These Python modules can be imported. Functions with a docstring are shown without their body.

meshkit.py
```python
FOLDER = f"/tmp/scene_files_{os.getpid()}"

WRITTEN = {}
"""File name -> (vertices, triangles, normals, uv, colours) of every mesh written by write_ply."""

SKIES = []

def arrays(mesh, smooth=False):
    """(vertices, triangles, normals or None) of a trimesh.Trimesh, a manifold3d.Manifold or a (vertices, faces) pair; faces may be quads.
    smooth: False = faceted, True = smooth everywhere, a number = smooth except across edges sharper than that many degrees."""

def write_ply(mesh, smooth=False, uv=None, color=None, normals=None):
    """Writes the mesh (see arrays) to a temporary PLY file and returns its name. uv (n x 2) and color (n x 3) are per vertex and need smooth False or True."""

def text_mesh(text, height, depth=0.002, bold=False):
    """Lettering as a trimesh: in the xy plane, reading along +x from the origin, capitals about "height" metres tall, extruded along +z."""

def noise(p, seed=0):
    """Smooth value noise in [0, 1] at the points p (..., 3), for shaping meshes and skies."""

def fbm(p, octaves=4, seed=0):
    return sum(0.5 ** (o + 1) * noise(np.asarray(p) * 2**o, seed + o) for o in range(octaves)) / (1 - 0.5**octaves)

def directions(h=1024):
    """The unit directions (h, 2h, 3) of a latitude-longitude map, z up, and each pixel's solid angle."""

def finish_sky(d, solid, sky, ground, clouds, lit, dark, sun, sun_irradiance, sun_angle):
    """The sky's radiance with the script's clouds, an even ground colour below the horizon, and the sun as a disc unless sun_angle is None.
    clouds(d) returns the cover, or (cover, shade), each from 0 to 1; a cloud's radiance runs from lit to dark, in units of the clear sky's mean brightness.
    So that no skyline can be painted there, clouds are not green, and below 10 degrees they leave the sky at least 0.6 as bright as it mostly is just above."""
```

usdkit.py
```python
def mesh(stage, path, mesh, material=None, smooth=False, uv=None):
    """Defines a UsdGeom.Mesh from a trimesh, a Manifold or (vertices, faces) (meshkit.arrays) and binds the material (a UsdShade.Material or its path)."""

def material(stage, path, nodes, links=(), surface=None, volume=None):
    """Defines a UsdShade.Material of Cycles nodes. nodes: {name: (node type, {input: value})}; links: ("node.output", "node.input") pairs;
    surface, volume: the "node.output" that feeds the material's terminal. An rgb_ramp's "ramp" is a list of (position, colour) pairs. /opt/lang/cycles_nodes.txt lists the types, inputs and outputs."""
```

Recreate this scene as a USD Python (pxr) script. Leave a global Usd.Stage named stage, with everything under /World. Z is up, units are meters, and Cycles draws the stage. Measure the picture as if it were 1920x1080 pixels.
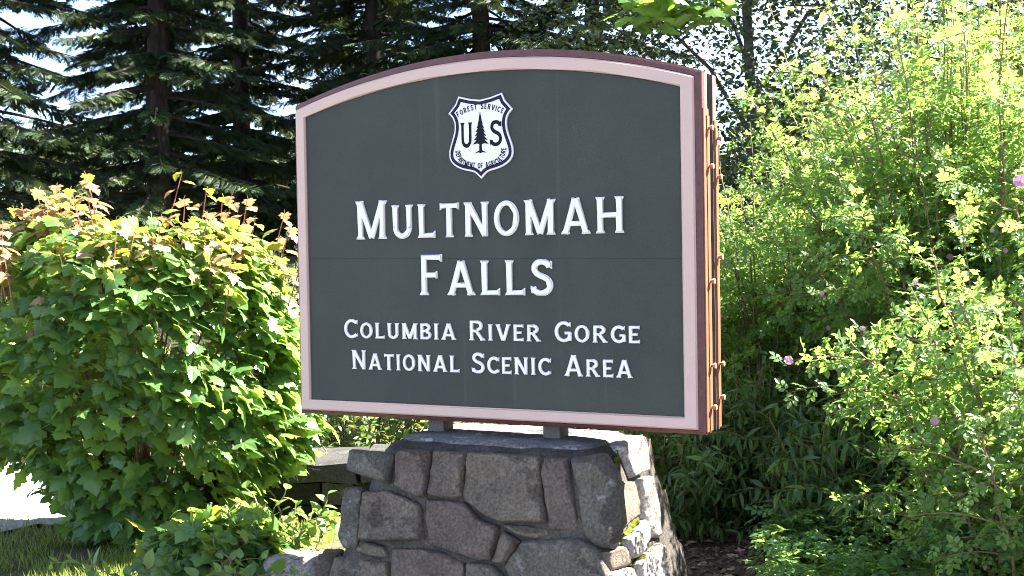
import math, random
import numpy as np
import trimesh
import usdkit, meshkit
from pxr import Usd, UsdGeom, UsdLux, UsdShade, Gf, Sdf, Vt
from shapely.geometry import Polygon, LineString, Point, box, MultiPolygon
from shapely.ops import unary_union
from shapely import affinity
from scipy.interpolate import splprep, splev
from scipy.spatial import Delaunay

rng = np.random.default_rng(11)
random.seed(11)
stage = Usd.Stage.CreateInMemory()
UsdGeom.SetStageUpAxis(stage, 'Z'); UsdGeom.SetStageMetersPerUnit(stage, 1.0)
UsdGeom.Xform.Define(stage, '/World'); UsdGeom.Scope.Define(stage, '/World/Looks')

# ------------------------------------------------------------------ camera, sky, sun, exposure
EXPOSURE = 3.58
SKY_STRENGTH = 0.05
SUN_INTENSITY = 1.25
SUN_DIR = np.array([0.68, 0.62, 0.96]); SUN_DIR /= np.linalg.norm(SUN_DIR)
ZB = 0.88                                     # height of the sign board's lower edge
CAM = np.array([2.724, -5.011, 0.774 + ZB]); FPX = 2298.0
_yaw, _pit, _rol = np.radians([-27.36, -1.45, -0.96])
FW = np.array([math.sin(_yaw) * math.cos(_pit), math.cos(_yaw) * math.cos(_pit), math.sin(_pit)])
_r = np.array([math.cos(_yaw), -math.sin(_yaw), 0]); _u = np.cross(_r, FW)
RT = _r * math.cos(_rol) + _u * math.sin(_rol); UP = -_r * math.sin(_rol) + _u * math.cos(_rol)

cam = UsdGeom.Camera.Define(stage, '/World/camera')
m = Gf.Matrix4d(*[float(v) for v in (*RT, 0, *UP, 0, *(-FW), 0, *CAM, 1)])
cam.AddTransformOp().Set(m)
cam.CreateHorizontalApertureAttr(36.0); cam.CreateVerticalApertureAttr(20.25)
cam.CreateFocalLengthAttr(FPX / 1920 * 36.0)
cam.CreateClippingRangeAttr(Gf.Vec2f(0.05, 5000))
cam.CreateExposureAttr(EXPOSURE)

SUN_EL = math.asin(SUN_DIR[2]); SUN_ROT = math.atan2(SUN_DIR[0], SUN_DIR[1])
dome = UsdLux.DomeLight.Define(stage, '/World/sky')
sky_mat = usdkit.material(stage, '/World/Looks/sky', {
    'tc': ('texture_coordinate', {}),
    'mp': ('mapping', {'scale': (1.0, 1.0, 2.2)}),
    'n': ('noise_texture', {'scale': 2.2, 'detail': 5.0, 'roughness': 0.55}),
    'r': ('rgb_ramp', {'ramp': [(0.45, (0, 0, 0)), (0.8, (0.35, 0.35, 0.35))]}),
    's': ('sky_texture', {'sky_type': 'single_scattering', 'sun_disc': False, 'sun_elevation': SUN_EL, 'sun_rotation': SUN_ROT,
                          'air_density': 0.6, 'aerosol_density': 0.25, 'ozone_density': 1.0}),
    'mx': ('mix_color', {'b': (10.5, 10.6, 11.2), 'use_clamp': False}),
    'bg': ('background_shader', {'strength': SKY_STRENGTH})},
    [('tc.generated', 'mp.vector'), ('mp.vector', 'n.vector'), ('n.fac', 'r.fac'), ('r.color', 'mx.fac'), ('s.color', 'mx.a'), ('mx.result', 'bg.color')], surface='bg.background')
UsdShade.MaterialBindingAPI.Apply(dome.GetPrim()).Bind(sky_mat)
sun = UsdLux.DistantLight.Define(stage, '/World/sun')
sun.CreateNormalizeAttr(True); sun.CreateIntensityAttr(SUN_INTENSITY); sun.CreateAngleAttr(0.5); sun.CreateColorAttr(Gf.Vec3f(1.0, 0.95, 0.86))
_x = np.cross([0, 0, 1.0], SUN_DIR); _x /= np.linalg.norm(_x); _y = np.cross(SUN_DIR, _x)
sun.AddTransformOp().Set(Gf.Matrix4d(*[float(v) for v in (*_x, 0, *_y, 0, *SUN_DIR, 0, 0, 0, 30, 1)]))


def ray(x, y): return FW + RT * (x - 960) / FPX - UP * (y - 540) / FPX
def at(x, y, d): return CAM + ray(x, y) * d
def on_ground(x, y, z=0.0):
    d = ray(x, y); return CAM + d * (z - CAM[2]) / d[2]
def on_plane(x, y, n, c):
    n = np.asarray(n, float); d = ray(x, y); return CAM + d * (c - n @ CAM) / (n @ d)
def proj(P):
    d = np.atleast_2d(P) - CAM; z = d @ FW; z = np.where(np.abs(z) < 1e-6, 1e-6, z)
    return np.stack([960 + FPX * (d @ RT) / z, 540 - FPX * (d @ UP) / z, z], 1)
FWH = np.array([FW[0], FW[1]]) / math.hypot(FW[0], FW[1]); RTH = np.array([FWH[1], -FWH[0]])
def cam_xy(lat, d):                              # metres right of / away from the camera, on plan
    return CAM[:2] + FWH * d + RTH * lat

# ------------------------------------------------------------------ naming helpers
_used = {}
def numbered(parent, name):
    k = (parent, name); n = _used.get(k, 0); _used[k] = n + 1
    return name if n == 0 else f'{name}_{n:03d}'
def custom(prim, label=None, category=None, group=None, kind=None):
    for k, v in (('label', label), ('category', category), ('group', group), ('kind', kind)):
        if v: prim.SetCustomDataByKey(k, v)
    return prim
def thing(name, label, category, loc=(0, 0, 0), group=None):
    x = UsdGeom.Xform.Define(stage, '/World/' + numbered('/World', name)); x.AddTranslateOp().Set(Gf.Vec3d(*map(float, loc)))
    p = x.GetPrim(); p.SetCustomDataByKey('_loc', ','.join(str(float(v)) for v in loc))
    _loc[str(p.GetPath())] = np.array(loc, float)
    p.ClearCustomDataByKey('_loc')
    return custom(p, label, category, group)
_loc = {}
def obj(name, mesh, mat, parent=None, smooth=False, **cd):
    """One Mesh prim; world-space geometry, moved into its thing's frame."""
    pp = '/World' if parent is None else str(parent.GetPath())
    base = np.zeros(3)
    for k, v in _loc.items():
        if pp == k or pp.startswith(k + '/'): base = v
    if hasattr(mesh, 'vertices'): mesh = (np.array(mesh.vertices), np.array(mesh.faces))
    elif hasattr(mesh, 'to_mesh'):
        mm = mesh.to_mesh(); mesh = (np.array(mm.vert_properties[:, :3]), np.array(mm.tri_verts))
    v, f = mesh
    if smooth is not False and smooth is not True:
        g = usdkit.mesh(stage, f'{pp}/{numbered(pp, name)}', trimesh.Trimesh(np.asarray(v) - base, f, process=False), mat, smooth=smooth)
    else:
        g = usdkit.mesh(stage, f'{pp}/{numbered(pp, name)}', (np.asarray(v) - base, f), mat, smooth=smooth)
    return custom(g.GetPrim(), **cd)
def cat_mesh(parts):
    V, F, n = [], [], 0
    for v, f in parts:
        V.append(v); F.append(np.asarray(f) + n); n += len(v)
    return np.vstack(V), np.vstack(F)
def TM(m): return np.array(m.vertices), np.array(m.faces)

# ------------------------------------------------------------------ materials
def mat(name, color, rough=0.6, var=0.25, scale=12.0, bump=0.0, bump_scale=60.0, color2=None, spec=0.4, streak=None, lo=0.35, hi=0.65, detail=4.0):
    """Principled with colour running between color and color2 by noise on world position, and optional fine relief."""
    c = np.array(color, float); c2 = np.array(color2, float) if color2 is not None else np.clip(c * (1 - var), 0, 1)
    nodes = {'g': ('geometry', {}), 'n': ('noise_texture', {'scale': scale, 'detail': detail, 'roughness': 0.6}),
             'r': ('rgb_ramp', {'ramp': [(0.0, c2), (lo, c2), (hi, c), (1.0, c)]}),
             'p': ('principled_bsdf', {'roughness': rough, 'specular_ior_level': spec})}
    links = [('n.fac', 'r.fac'), ('r.color', 'p.base_color')]
    if streak:
        nodes['mp'] = ('mapping', {'scale': streak}); links += [('g.position', 'mp.vector'), ('mp.vector', 'n.vector')]
    else: links.append(('g.position', 'n.vector'))
    if bump:
        nodes['bn'] = ('noise_texture', {'scale': bump_scale, 'detail': 5.0, 'roughness': 0.65}); nodes['b'] = ('bump', {'strength': bump, 'distance': 0.01})
        links += [('g.position', 'bn.vector'), ('bn.fac', 'b.height'), ('b.normal', 'p.normal')]
    return usdkit.material(stage, '/World/Looks/' + name, nodes, links, surface='p.BSDF')

def leaf_mat(name, a, b, trans, tw=0.4, rough=0.42, spec=0.5, scale=7.0):
    """Leaf: colour varies from leaf to leaf and patch to patch, thin enough for light to come through."""
    a, b, t = (np.array(x, float) for x in (a, b, trans))
    nodes = {'g': ('geometry', {}), 'n': ('noise_texture', {'scale': scale, 'detail': 3.0, 'roughness': 0.7}), 'o': ('object_info', {}),
             'ad': ('math', {'math_type': 'multiply_add', 'value2': 0.45, 'value3': 0.0}),
             'ad2': ('math', {'math_type': 'multiply_add', 'value2': 0.4}), 'ad3': ('math', {'math_type': 'multiply_add', 'value2': 0.35}),
             'r': ('rgb_ramp', {'ramp': [(0.25, b), (0.75, a)]}), 'rt': ('rgb_ramp', {'ramp': [(0.25, t * 0.7), (0.75, t)]}),
             'p': ('principled_bsdf', {'roughness': rough, 'specular_ior_level': spec}), 't': ('translucent_bsdf', {}), 'm': ('mix_closure', {'fac': tw})}
    links = [('g.position', 'n.vector'), ('n.fac', 'ad.value1'), ('g.random_per_island', 'ad2.value1'), ('ad.value', 'ad2.value3'),
             ('o.random', 'ad3.value1'), ('ad2.value', 'ad3.value3'),
             ('ad3.value', 'r.fac'), ('ad3.value', 'rt.fac'), ('r.color', 'p.base_color'), ('rt.color', 't.color'), ('p.BSDF', 'm.closure1'), ('t.BSDF', 'm.closure2')]
    return usdkit.material(stage, '/World/Looks/' + name, nodes, links, surface='m.closure')

def panel_mat(name, base):
    """Weathered dark paint: large patches, faint vertical runs, fine speckle."""
    base = np.array(base)
    nodes = {'g': ('geometry', {}), 'n1': ('noise_texture', {'scale': 2.6, 'detail': 5.0, 'roughness': 0.6}),
             'mp': ('mapping', {'scale': (22.0, 22.0, 0.5)}), 'n2': ('noise_texture', {'scale': 1.0, 'detail': 3.0}),
             'n3': ('noise_texture', {'scale': 260.0, 'detail': 2.0}),
             'r1': ('rgb_ramp', {'ramp': [(0.3, base * np.array([.88, .87, .86])), (0.7, base * np.array([1.13, 1.12, 1.08]))]}), 'r2': ('rgb_ramp', {'ramp': [(0.0, (0.97,) * 3), (0.66, (1.0,) * 3), (0.71, (1.18,) * 3), (1.0, (1.3,) * 3)]}),
             'r3': ('rgb_ramp', {'ramp': [(0.3, (0.9,) * 3), (0.7, (1.1,) * 3)]}),
             'm1': ('mix_color', {'blend_type': 'multiply', 'fac': 1.0}), 'm2': ('mix_color', {'blend_type': 'multiply', 'fac': 1.0}),
             'b': ('bump', {'strength': 0.12, 'distance': 0.004}), 'p': ('principled_bsdf', {'roughness': 0.6, 'specular_ior_level': 0.15})}
    links = [('g.position', 'n1.vector'), ('g.position', 'mp.vector'), ('mp.vector', 'n2.vector'), ('g.position', 'n3.vector'), ('n1.fac', 'r1.fac'), ('n2.fac', 'r2.fac'), ('n3.fac', 'r3.fac'),
             ('r1.color', 'm1.a'), ('r2.color', 'm1.b'), ('m1.result', 'm2.a'), ('r3.color', 'm2.b'), ('m2.result', 'p.base_color'), ('n3.fac', 'b.height'), ('b.normal', 'p.normal')]
    return usdkit.material(stage, '/World/Looks/' + name, nodes, links, surface='p.BSDF')

def frame_mat(name, base, crack, streak):
    base, crack = np.array(base), np.array(crack)
    nodes = {'g': ('geometry', {}), 'mp': ('mapping', {'scale': streak}), 'n': ('noise_texture', {'scale': 1.0, 'detail': 6.0, 'roughness': 0.7}),
             'n1': ('noise_texture', {'scale': 5.0, 'detail': 4.0}), 'r': ('rgb_ramp', {'ramp': [(0.0, crack), (0.27, crack), (0.30, (1, 1, 1)), (1.0, (1, 1, 1))]}),
             'r1': ('rgb_ramp', {'ramp': [(0.3, base * np.array([1.0, 1.0, 0.97])), (0.7, base * np.array([0.95, 0.92, 0.96]))]}),
             'm': ('mix_color', {'blend_type': 'multiply', 'fac': 1.0}), 'b': ('bump', {'strength': 0.25, 'distance': 0.004}), 'p': ('principled_bsdf', {'roughness': 0.55, 'specular_ior_level': 0.35})}
    links = [('g.position', 'mp.vector'), ('mp.vector', 'n.vector'), ('g.position', 'n1.vector'), ('n.fac', 'r.fac'), ('n1.fac', 'r1.fac'), ('r1.color', 'm.a'), ('r.color', 'm.b'), ('m.result', 'p.base_color'), ('n.fac', 'b.height'), ('b.normal', 'p.normal')]
    return usdkit.material(stage, '/World/Looks/' + name, nodes, links, surface='p.BSDF')

def stone_mat(name, a, b, speck, lich=(0.42, 0.42, 0.40), lich_amt=0.0):
    a, b, speck, lich = map(np.array, (a, b, speck, lich))
    nodes = {'g': ('geometry', {}), 'n1': ('noise_texture', {'scale': 6.0, 'detail': 6.0, 'roughness': 0.65}), 'n2': ('noise_texture', {'scale': 75.0, 'detail': 4.0, 'roughness': 0.7}),
             'n3': ('noise_texture', {'scale': 14.0, 'detail': 6.0, 'roughness': 0.7}), 'v': ('voronoi_texture', {'scale': 90.0}),
             'r1': ('rgb_ramp', {'ramp': [(0.32, a), (0.68, b)]}), 'r2': ('rgb_ramp', {'ramp': [(0.30, (0.42,) * 3), (0.5, (1.0,) * 3), (0.70, (1.65,) * 3)]}),
             'r3': ('rgb_ramp', {'ramp': [(0.0, (0, 0, 0)), (0.64 - 0.1 * lich_amt, (0, 0, 0)), (0.70 - 0.1 * lich_amt, (lich_amt,) * 3), (1.0, (lich_amt,) * 3)]}),
             'rv': ('rgb_ramp', {'ramp': [(0.0, (0.45,) * 3), (0.22, (1, 1, 1)), (1.0, (1, 1, 1))]}),
             'm1': ('mix_color', {'blend_type': 'multiply', 'fac': 1.0}), 'mv': ('mix_color', {'blend_type': 'multiply', 'fac': 0.5}), 'm2': ('mix_color', {'b': tuple(lich)}),
             'hs': ('math', {'math_type': 'multiply_add', 'value2': 0.6}), 'b': ('bump', {'strength': 0.8, 'distance': 0.018}), 'p': ('principled_bsdf', {'roughness': 0.85, 'specular_ior_level': 0.3})}
    links = [('g.position', 'n1.vector'), ('g.position', 'n2.vector'), ('g.position', 'n3.vector'), ('g.position', 'v.vector'), ('n1.fac', 'r1.fac'), ('n2.fac', 'r2.fac'), ('n3.fac', 'r3.fac'), ('v.distance', 'rv.fac'),
             ('r1.color', 'm1.a'), ('r2.color', 'm1.b'), ('m1.result', 'mv.a'), ('rv.color', 'mv.b'), ('mv.result', 'm2.a'), ('r3.color', 'm2.fac'), ('m2.result', 'p.base_color'),
             ('n2.fac', 'hs.value1'), ('n3.fac', 'hs.value3'), ('hs.value', 'b.height'), ('b.normal', 'p.normal')]
    return usdkit.material(stage, '/World/Looks/' + name, nodes, links, surface='p.BSDF')

PANEL = panel_mat('panel_paint', (0.0325, 0.0350, 0.0310))
PINK = frame_mat('pink_paint', (0.405, 0.274, 0.240), (0.72, 0.64, 0.62), (5.0, 40.0, 55.0))
PINK_V = frame_mat('pink_paint_upright', (0.505, 0.355, 0.372), (0.78, 0.70, 0.68), (75.0, 40.0, 2.2))
MAROON = mat('maroon_paint', (0.080, 0.025, 0.021), rough=0.5, var=0.35, scale=30, bump=0.25, bump_scale=120)
STRIP = mat('tan_strip_paint', (0.185, 0.068, 0.030), rough=0.5, var=0.25, scale=9, bump=0.15, bump_scale=150)
EDGE = mat('sun_bleached_edge', (0.17, 0.085, 0.055), rough=0.7, var=0.4, scale=20, bump=0.3)
BOLT = mat('rusty_bolt', (0.34, 0.18, 0.11), rough=0.5, var=0.5, scale=70, bump=0.2)
DARK = mat('dark_core', (0.045, 0.042, 0.042), rough=0.8, var=0.4, scale=20)
WHITE = mat('letter_white', (0.57, 0.53, 0.53), rough=0.45, var=0.05, scale=25, bump=0.06)
SHWHITE = mat('shield_white', (0.56, 0.53, 0.56), rough=0.4, var=0.03, scale=15)
NAVY = mat('shield_navy', (0.018, 0.014, 0.036), rough=0.6, var=0.3, scale=30, spec=0.08)
BLACK = mat('shield_black', (0.008, 0.008, 0.012), rough=0.6, var=0.3, scale=30, spec=0.08)
POSTM = mat('post_wood', (0.085, 0.075, 0.062), rough=0.85, var=0.4, scale=8, bump=0.4, streak=(30, 30, 4))
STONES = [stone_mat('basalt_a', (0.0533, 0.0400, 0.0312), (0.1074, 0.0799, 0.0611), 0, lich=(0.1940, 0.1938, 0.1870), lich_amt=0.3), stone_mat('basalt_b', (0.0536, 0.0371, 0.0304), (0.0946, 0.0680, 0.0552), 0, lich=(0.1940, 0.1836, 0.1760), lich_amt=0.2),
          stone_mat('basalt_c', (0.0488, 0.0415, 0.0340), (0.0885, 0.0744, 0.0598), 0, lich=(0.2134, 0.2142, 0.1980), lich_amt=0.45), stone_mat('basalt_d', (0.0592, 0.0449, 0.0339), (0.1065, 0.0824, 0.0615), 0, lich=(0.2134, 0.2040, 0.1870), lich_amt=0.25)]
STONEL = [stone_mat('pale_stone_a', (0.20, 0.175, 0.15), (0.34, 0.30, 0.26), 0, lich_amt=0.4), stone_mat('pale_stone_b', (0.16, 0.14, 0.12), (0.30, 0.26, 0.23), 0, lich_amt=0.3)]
MORTAR = stone_mat('mortar', (0.022, 0.018, 0.015), (0.065, 0.054, 0.044), 0, lich_amt=0.15)
CAPM = stone_mat('concrete_cap', (0.085, 0.080, 0.080), (0.15, 0.142, 0.142), 0, lich=(0.34, 0.34, 0.34), lich_amt=0.7)
MOSS = mat('moss', (0.12, 0.115, 0.014), rough=0.95, scale=60, color2=(0.07, 0.10, 0.012), bump=0.8, bump_scale=200, spec=0.1)
MOSSY = stone_mat('mossy_stone', (0.012, 0.012, 0.006), (0.032, 0.030, 0.016), 0, lich_amt=0.1)
SLAB = stone_mat('coping_slab', (0.018, 0.0165, 0.016), (0.045, 0.042, 0.04), 0, lich=(0.22, 0.21, 0.2), lich_amt=0.25)
BARK = mat('spruce_bark', (0.040, 0.030, 0.024), rough=0.9, scale=5, color2=(0.014, 0.011, 0.010), bump=0.9, bump_scale=14, streak=(3, 3, 0.7), spec=0.15)
BARKB = mat('smooth_bark', (0.055, 0.045, 0.038), rough=0.85, scale=6, color2=(0.025, 0.02, 0.018), bump=0.6, bump_scale=20, spec=0.2)
TWIG = mat('brown_twig', (0.15, 0.085, 0.05), rough=0.7, var=0.4, scale=20)
REDSTEM = mat('red_stem', (0.23, 0.07, 0.05), rough=0.5, var=0.4, scale=25)
GREENSTEM = mat('green_stem', (0.10, 0.11, 0.035), rough=0.55, color2=(0.12, 0.065, 0.035), scale=8)
L_MAPLE = leaf_mat('maple_leaf', (0.140, 0.240, 0.070), (0.035, 0.092, 0.022), (0.38, 0.58, 0.08), 0.42, rough=0.36, spec=0.5)
L_MAPLE_Y = leaf_mat('maple_leaf_young', (0.26, 0.26, 0.045), (0.13, 0.20, 0.03), (0.50, 0.46, 0.05), 0.42, rough=0.4)
L_MAPLE_R = leaf_mat('maple_leaf_red', (0.44, 0.27, 0.17), (0.28, 0.18, 0.09), (0.58, 0.30, 0.14), 0.38, rough=0.42)
L_ROSE = leaf_mat('rose_leaf', (0.15, 0.26, 0.07), (0.06, 0.14, 0.04), (0.38, 0.58, 0.09), 0.5, rough=0.42, spec=0.5)
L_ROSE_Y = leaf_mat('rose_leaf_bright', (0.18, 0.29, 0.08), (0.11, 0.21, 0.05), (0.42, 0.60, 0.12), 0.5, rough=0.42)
L_YEL = leaf_mat('yellowed_leaf', (0.36, 0.31, 0.05), (0.26, 0.24, 0.04), (0.45, 0.38, 0.05), 0.4)
L_LANCE = leaf_mat('lance_leaf', (0.09, 0.165, 0.045), (0.04, 0.09, 0.025), (0.20, 0.34, 0.03), 0.35, rough=0.5)
L_OVATE = leaf_mat('ovate_leaf', (0.16, 0.24, 0.06), (0.08, 0.15, 0.03), (0.38, 0.52, 0.09), 0.42, rough=0.4)
L_SPRUCE = leaf_mat('spruce_needles', (0.050, 0.086, 0.026), (0.011, 0.024, 0.013), (0.06, 0.09, 0.012), 0.15, rough=0.6, spec=0.25, scale=1.3)
L_TREE = leaf_mat('tree_leaf', (0.040, 0.070, 0.028), (0.012, 0.028, 0.014), (0.07, 0.12, 0.015), 0.2, rough=0.45, scale=2.0)
L_FAR = leaf_mat('far_leaf', (0.055, 0.080, 0.030), (0.03, 0.05, 0.02), (0.09, 0.12, 0.025), 0.3, rough=0.6, scale=0.8)
L_DRY = leaf_mat('pale_shrub_leaf', (0.40, 0.36, 0.18), (0.26, 0.25, 0.11), (0.4, 0.38, 0.14), 0.3, rough=0.6)
L_BLUE = leaf_mat('blue_shrub_leaf', (0.075, 0.12, 0.085), (0.03, 0.06, 0.045), (0.12, 0.2, 0.08), 0.3, rough=0.5)
GRASSM = leaf_mat('grass_blade', (0.20, 0.26, 0.05), (0.11, 0.16, 0.03), (0.4, 0.48, 0.06), 0.4, rough=0.5)
PETAL = leaf_mat('pink_petal', (0.62, 0.32, 0.46), (0.52, 0.24, 0.40), (0.7, 0.25, 0.45), 0.35, rough=0.6)
PETALC = mat('flower_centre', (0.45, 0.36, 0.16), rough=0.8)
CHIP = mat('bark_chip', (0.13, 0.085, 0.06), rough=0.9, color2=(0.045, 0.032, 0.025), scale=25, bump=0.4)
CHIPL = mat('pale_dry_litter', (0.30, 0.22, 0.15), rough=0.9, color2=(0.16, 0.11, 0.075), scale=18)

# ------------------------------------------------------------------ the setting: ground
def ground_z(x, y):
    x, y = np.asarray(x, float), np.asarray(y, float)
    d = (x - CAM[0]) * FWH[0] + (y - CAM[1]) * FWH[1]
    lat = (x - CAM[0]) * RTH[0] + (y - CAM[1]) * RTH[1]
    t = np.clip((d - 10.5) / 15.0, 0, 1)
    h = 1.75 * t * t * (3 - 2 * t)
    far = np.clip((d - 30) / 120, 0, 1)
    h = h * (1 - far * 0.6)
    p = np.stack([x * 0.9, y * 0.9, 0 * x], -1)
    h = h + 0.05 * (meshkit.fbm(p, 3, 3) - 0.5) * np.clip((d - 5.5) / 3, 0.3, 1) + 0.02 * (meshkit.fbm(p * 5, 3, 5) - 0.5)
    return h

def axis(lo, hi, step, far, n):
    g = np.geomspace(1, far, n) - 1
    return np.unique(np.concatenate([lo - g[1:][::-1], np.arange(lo, hi + 1e-6, step), hi + g[1:]]))
gx, gy = axis(-16, 8, 0.16, 900, 26), axis(-8, 16, 0.16, 900, 26)
X, Y = np.meshgrid(gx, gy, indexing='ij'); Z = ground_z(X, Y)
nx, ny = X.shape; idx = np.arange(nx * ny).reshape(nx, ny)
quads = np.stack([idx[:-1, :-1], idx[1:, :-1], idx[1:, 1:], idx[:-1, 1:]], -1).reshape(-1, 4)
# dark mulch right of the pedestal, thin grass and earth left of it
side = (0.95, 0.31)
gmat = usdkit.material(stage, '/World/Looks/ground', {
    'g': ('geometry', {}), 'n1': ('noise_texture', {'scale': 1.6, 'detail': 6.0, 'roughness': 0.65}), 'n2': ('noise_texture', {'scale': 38.0, 'detail': 5.0, 'roughness': 0.7}), 'n4': ('noise_texture', {'scale': 9.0, 'detail': 5.0, 'roughness': 0.7}),
    'rm': ('rgb_ramp', {'ramp': [(0.3, (0.026, 0.019, 0.015)), (0.55, (0.065, 0.045, 0.033)), (0.75, (0.14, 0.10, 0.075))]}),
    're': ('rgb_ramp', {'ramp': [(0.3, (0.055, 0.043, 0.03)), (0.55, (0.11, 0.088, 0.06)), (0.75, (0.20, 0.17, 0.125))]}),
    'rg': ('rgb_ramp', {'ramp': [(0.3, (0.045, 0.062, 0.018)), (0.7, (0.09, 0.11, 0.03))]}),
    'fg': ('rgb_ramp', {'ramp': [(0.46, (0, 0, 0)), (0.56, (1, 1, 1))]}),
    'x': ('separate_xyz', {}), 'a': ('math', {'math_type': 'multiply', 'value2': side[0]}), 'b2': ('math', {'math_type': 'multiply_add', 'value2': side[1]}),
    'mr': ('map_range', {'from_min': -0.1, 'from_max': 0.5, 'to_min': 0.0, 'to_max': 1.0, 'clamp': True}),
    'm1': ('mix_color', {}), 'm2': ('mix_color', {}), 'b': ('bump', {'strength': 0.8, 'distance': 0.03}), 'p': ('principled_bsdf', {'roughness': 0.95, 'specular_ior_level': 0.15})},
    [('g.position', 'n1.vector'), ('g.position', 'n2.vector'), ('g.position', 'n4.vector'), ('n2.fac', 'rm.fac'), ('n2.fac', 're.fac'), ('n4.fac', 'rg.fac'), ('n1.fac', 'fg.fac'), ('g.position', 'x.vector'),
     ('x.x', 'a.value1'), ('x.y', 'b2.value1'), ('a.value', 'b2.value3'), ('b2.value', 'mr.value'), ('re.color', 'm1.a'), ('rg.color', 'm1.b'), ('fg.color', 'm1.fac'),
     ('m1.result', 'm2.a'), ('rm.color', 'm2.b'), ('mr.result', 'm2.fac'), ('m2.result', 'p.base_color'), ('n2.fac', 'b.height'), ('b.normal', 'p.normal')], surface='p.BSDF')
obj('ground', (np.stack([X, Y, Z], -1).reshape(-1, 3), np.vstack([quads[:, [0, 1, 2]], quads[:, [0, 2, 3]]])), gmat, smooth=True, kind='structure')

# pale paved drive on the left, following the slope
PAVE = mat('pale_paving', (0.34, 0.325, 0.325), rough=0.85, color2=(0.20, 0.19, 0.185), scale=14, bump=0.8, bump_scale=90)
lats, dists = np.linspace(-0.5, 0.5, 25), np.linspace(7.45, 30, 140)
D, S = np.meshgrid(dists, lats, indexing='ij')
D = D + (0.5 * (meshkit.noise(np.stack([S * 14, S * 0, S * 0], -1), 3) - .5)) * np.clip(1 - (D - 7.45) / 2, 0, 1)
LAT = -0.335 * D - 2.6 + S * 5.2
PX = CAM[0] + FWH[0] * D + RTH[0] * LAT; PY = CAM[1] + FWH[1] * D + RTH[1] * LAT
PZ = ground_z(PX, PY) + 0.02
idx = np.arange(D.size).reshape(D.shape)
quads = np.stack([idx[:-1, :-1], idx[:-1, 1:], idx[1:, 1:], idx[1:, :-1]], -1).reshape(-1, 4)
obj('paved_drive', (np.stack([PX, PY, PZ], -1).reshape(-1, 3), np.vstack([quads[:, [0, 1, 2]], quads[:, [0, 2, 3]]])), PAVE, smooth=True, kind='structure')

# far wooded ridge that closes the horizon
a = np.radians(np.linspace(-110, 60, 120)); rr = np.linspace(170, 420, 14)
A, RR = np.meshgrid(a, rr, indexing='ij')
HX = CAM[0] + np.sin(A) * RR; HY = CAM[1] + np.cos(A) * RR
t = np.sin(np.clip((RR - 170) / 250, 0, 1) * math.pi) ** 1.2
HZ = -2 + t * (12 + 9 * meshkit.fbm(np.stack([HX / 60, HY / 60, 0 * HX], -1), 4, 9)) + t * 2.5 * meshkit.fbm(np.stack([HX / 9, HY / 9, 0 * HX], -1), 3, 4)
idx = np.arange(A.size).reshape(A.shape)
quads = np.stack([idx[:-1, :-1], idx[:-1, 1:], idx[1:, 1:], idx[1:, :-1]], -1).reshape(-1, 4)
HILL = mat('wooded_ridge', (0.11, 0.15, 0.10), rough=0.95, color2=(0.05, 0.08, 0.06), scale=0.25, bump=1.0, bump_scale=0.8, spec=0.05)
obj('hills', (np.stack([HX, HY, HZ], -1).reshape(-1, 3), np.vstack([quads[:, [0, 2, 1]], quads[:, [0, 3, 2]]])), HILL, smooth=True, kind='structure')

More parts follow.
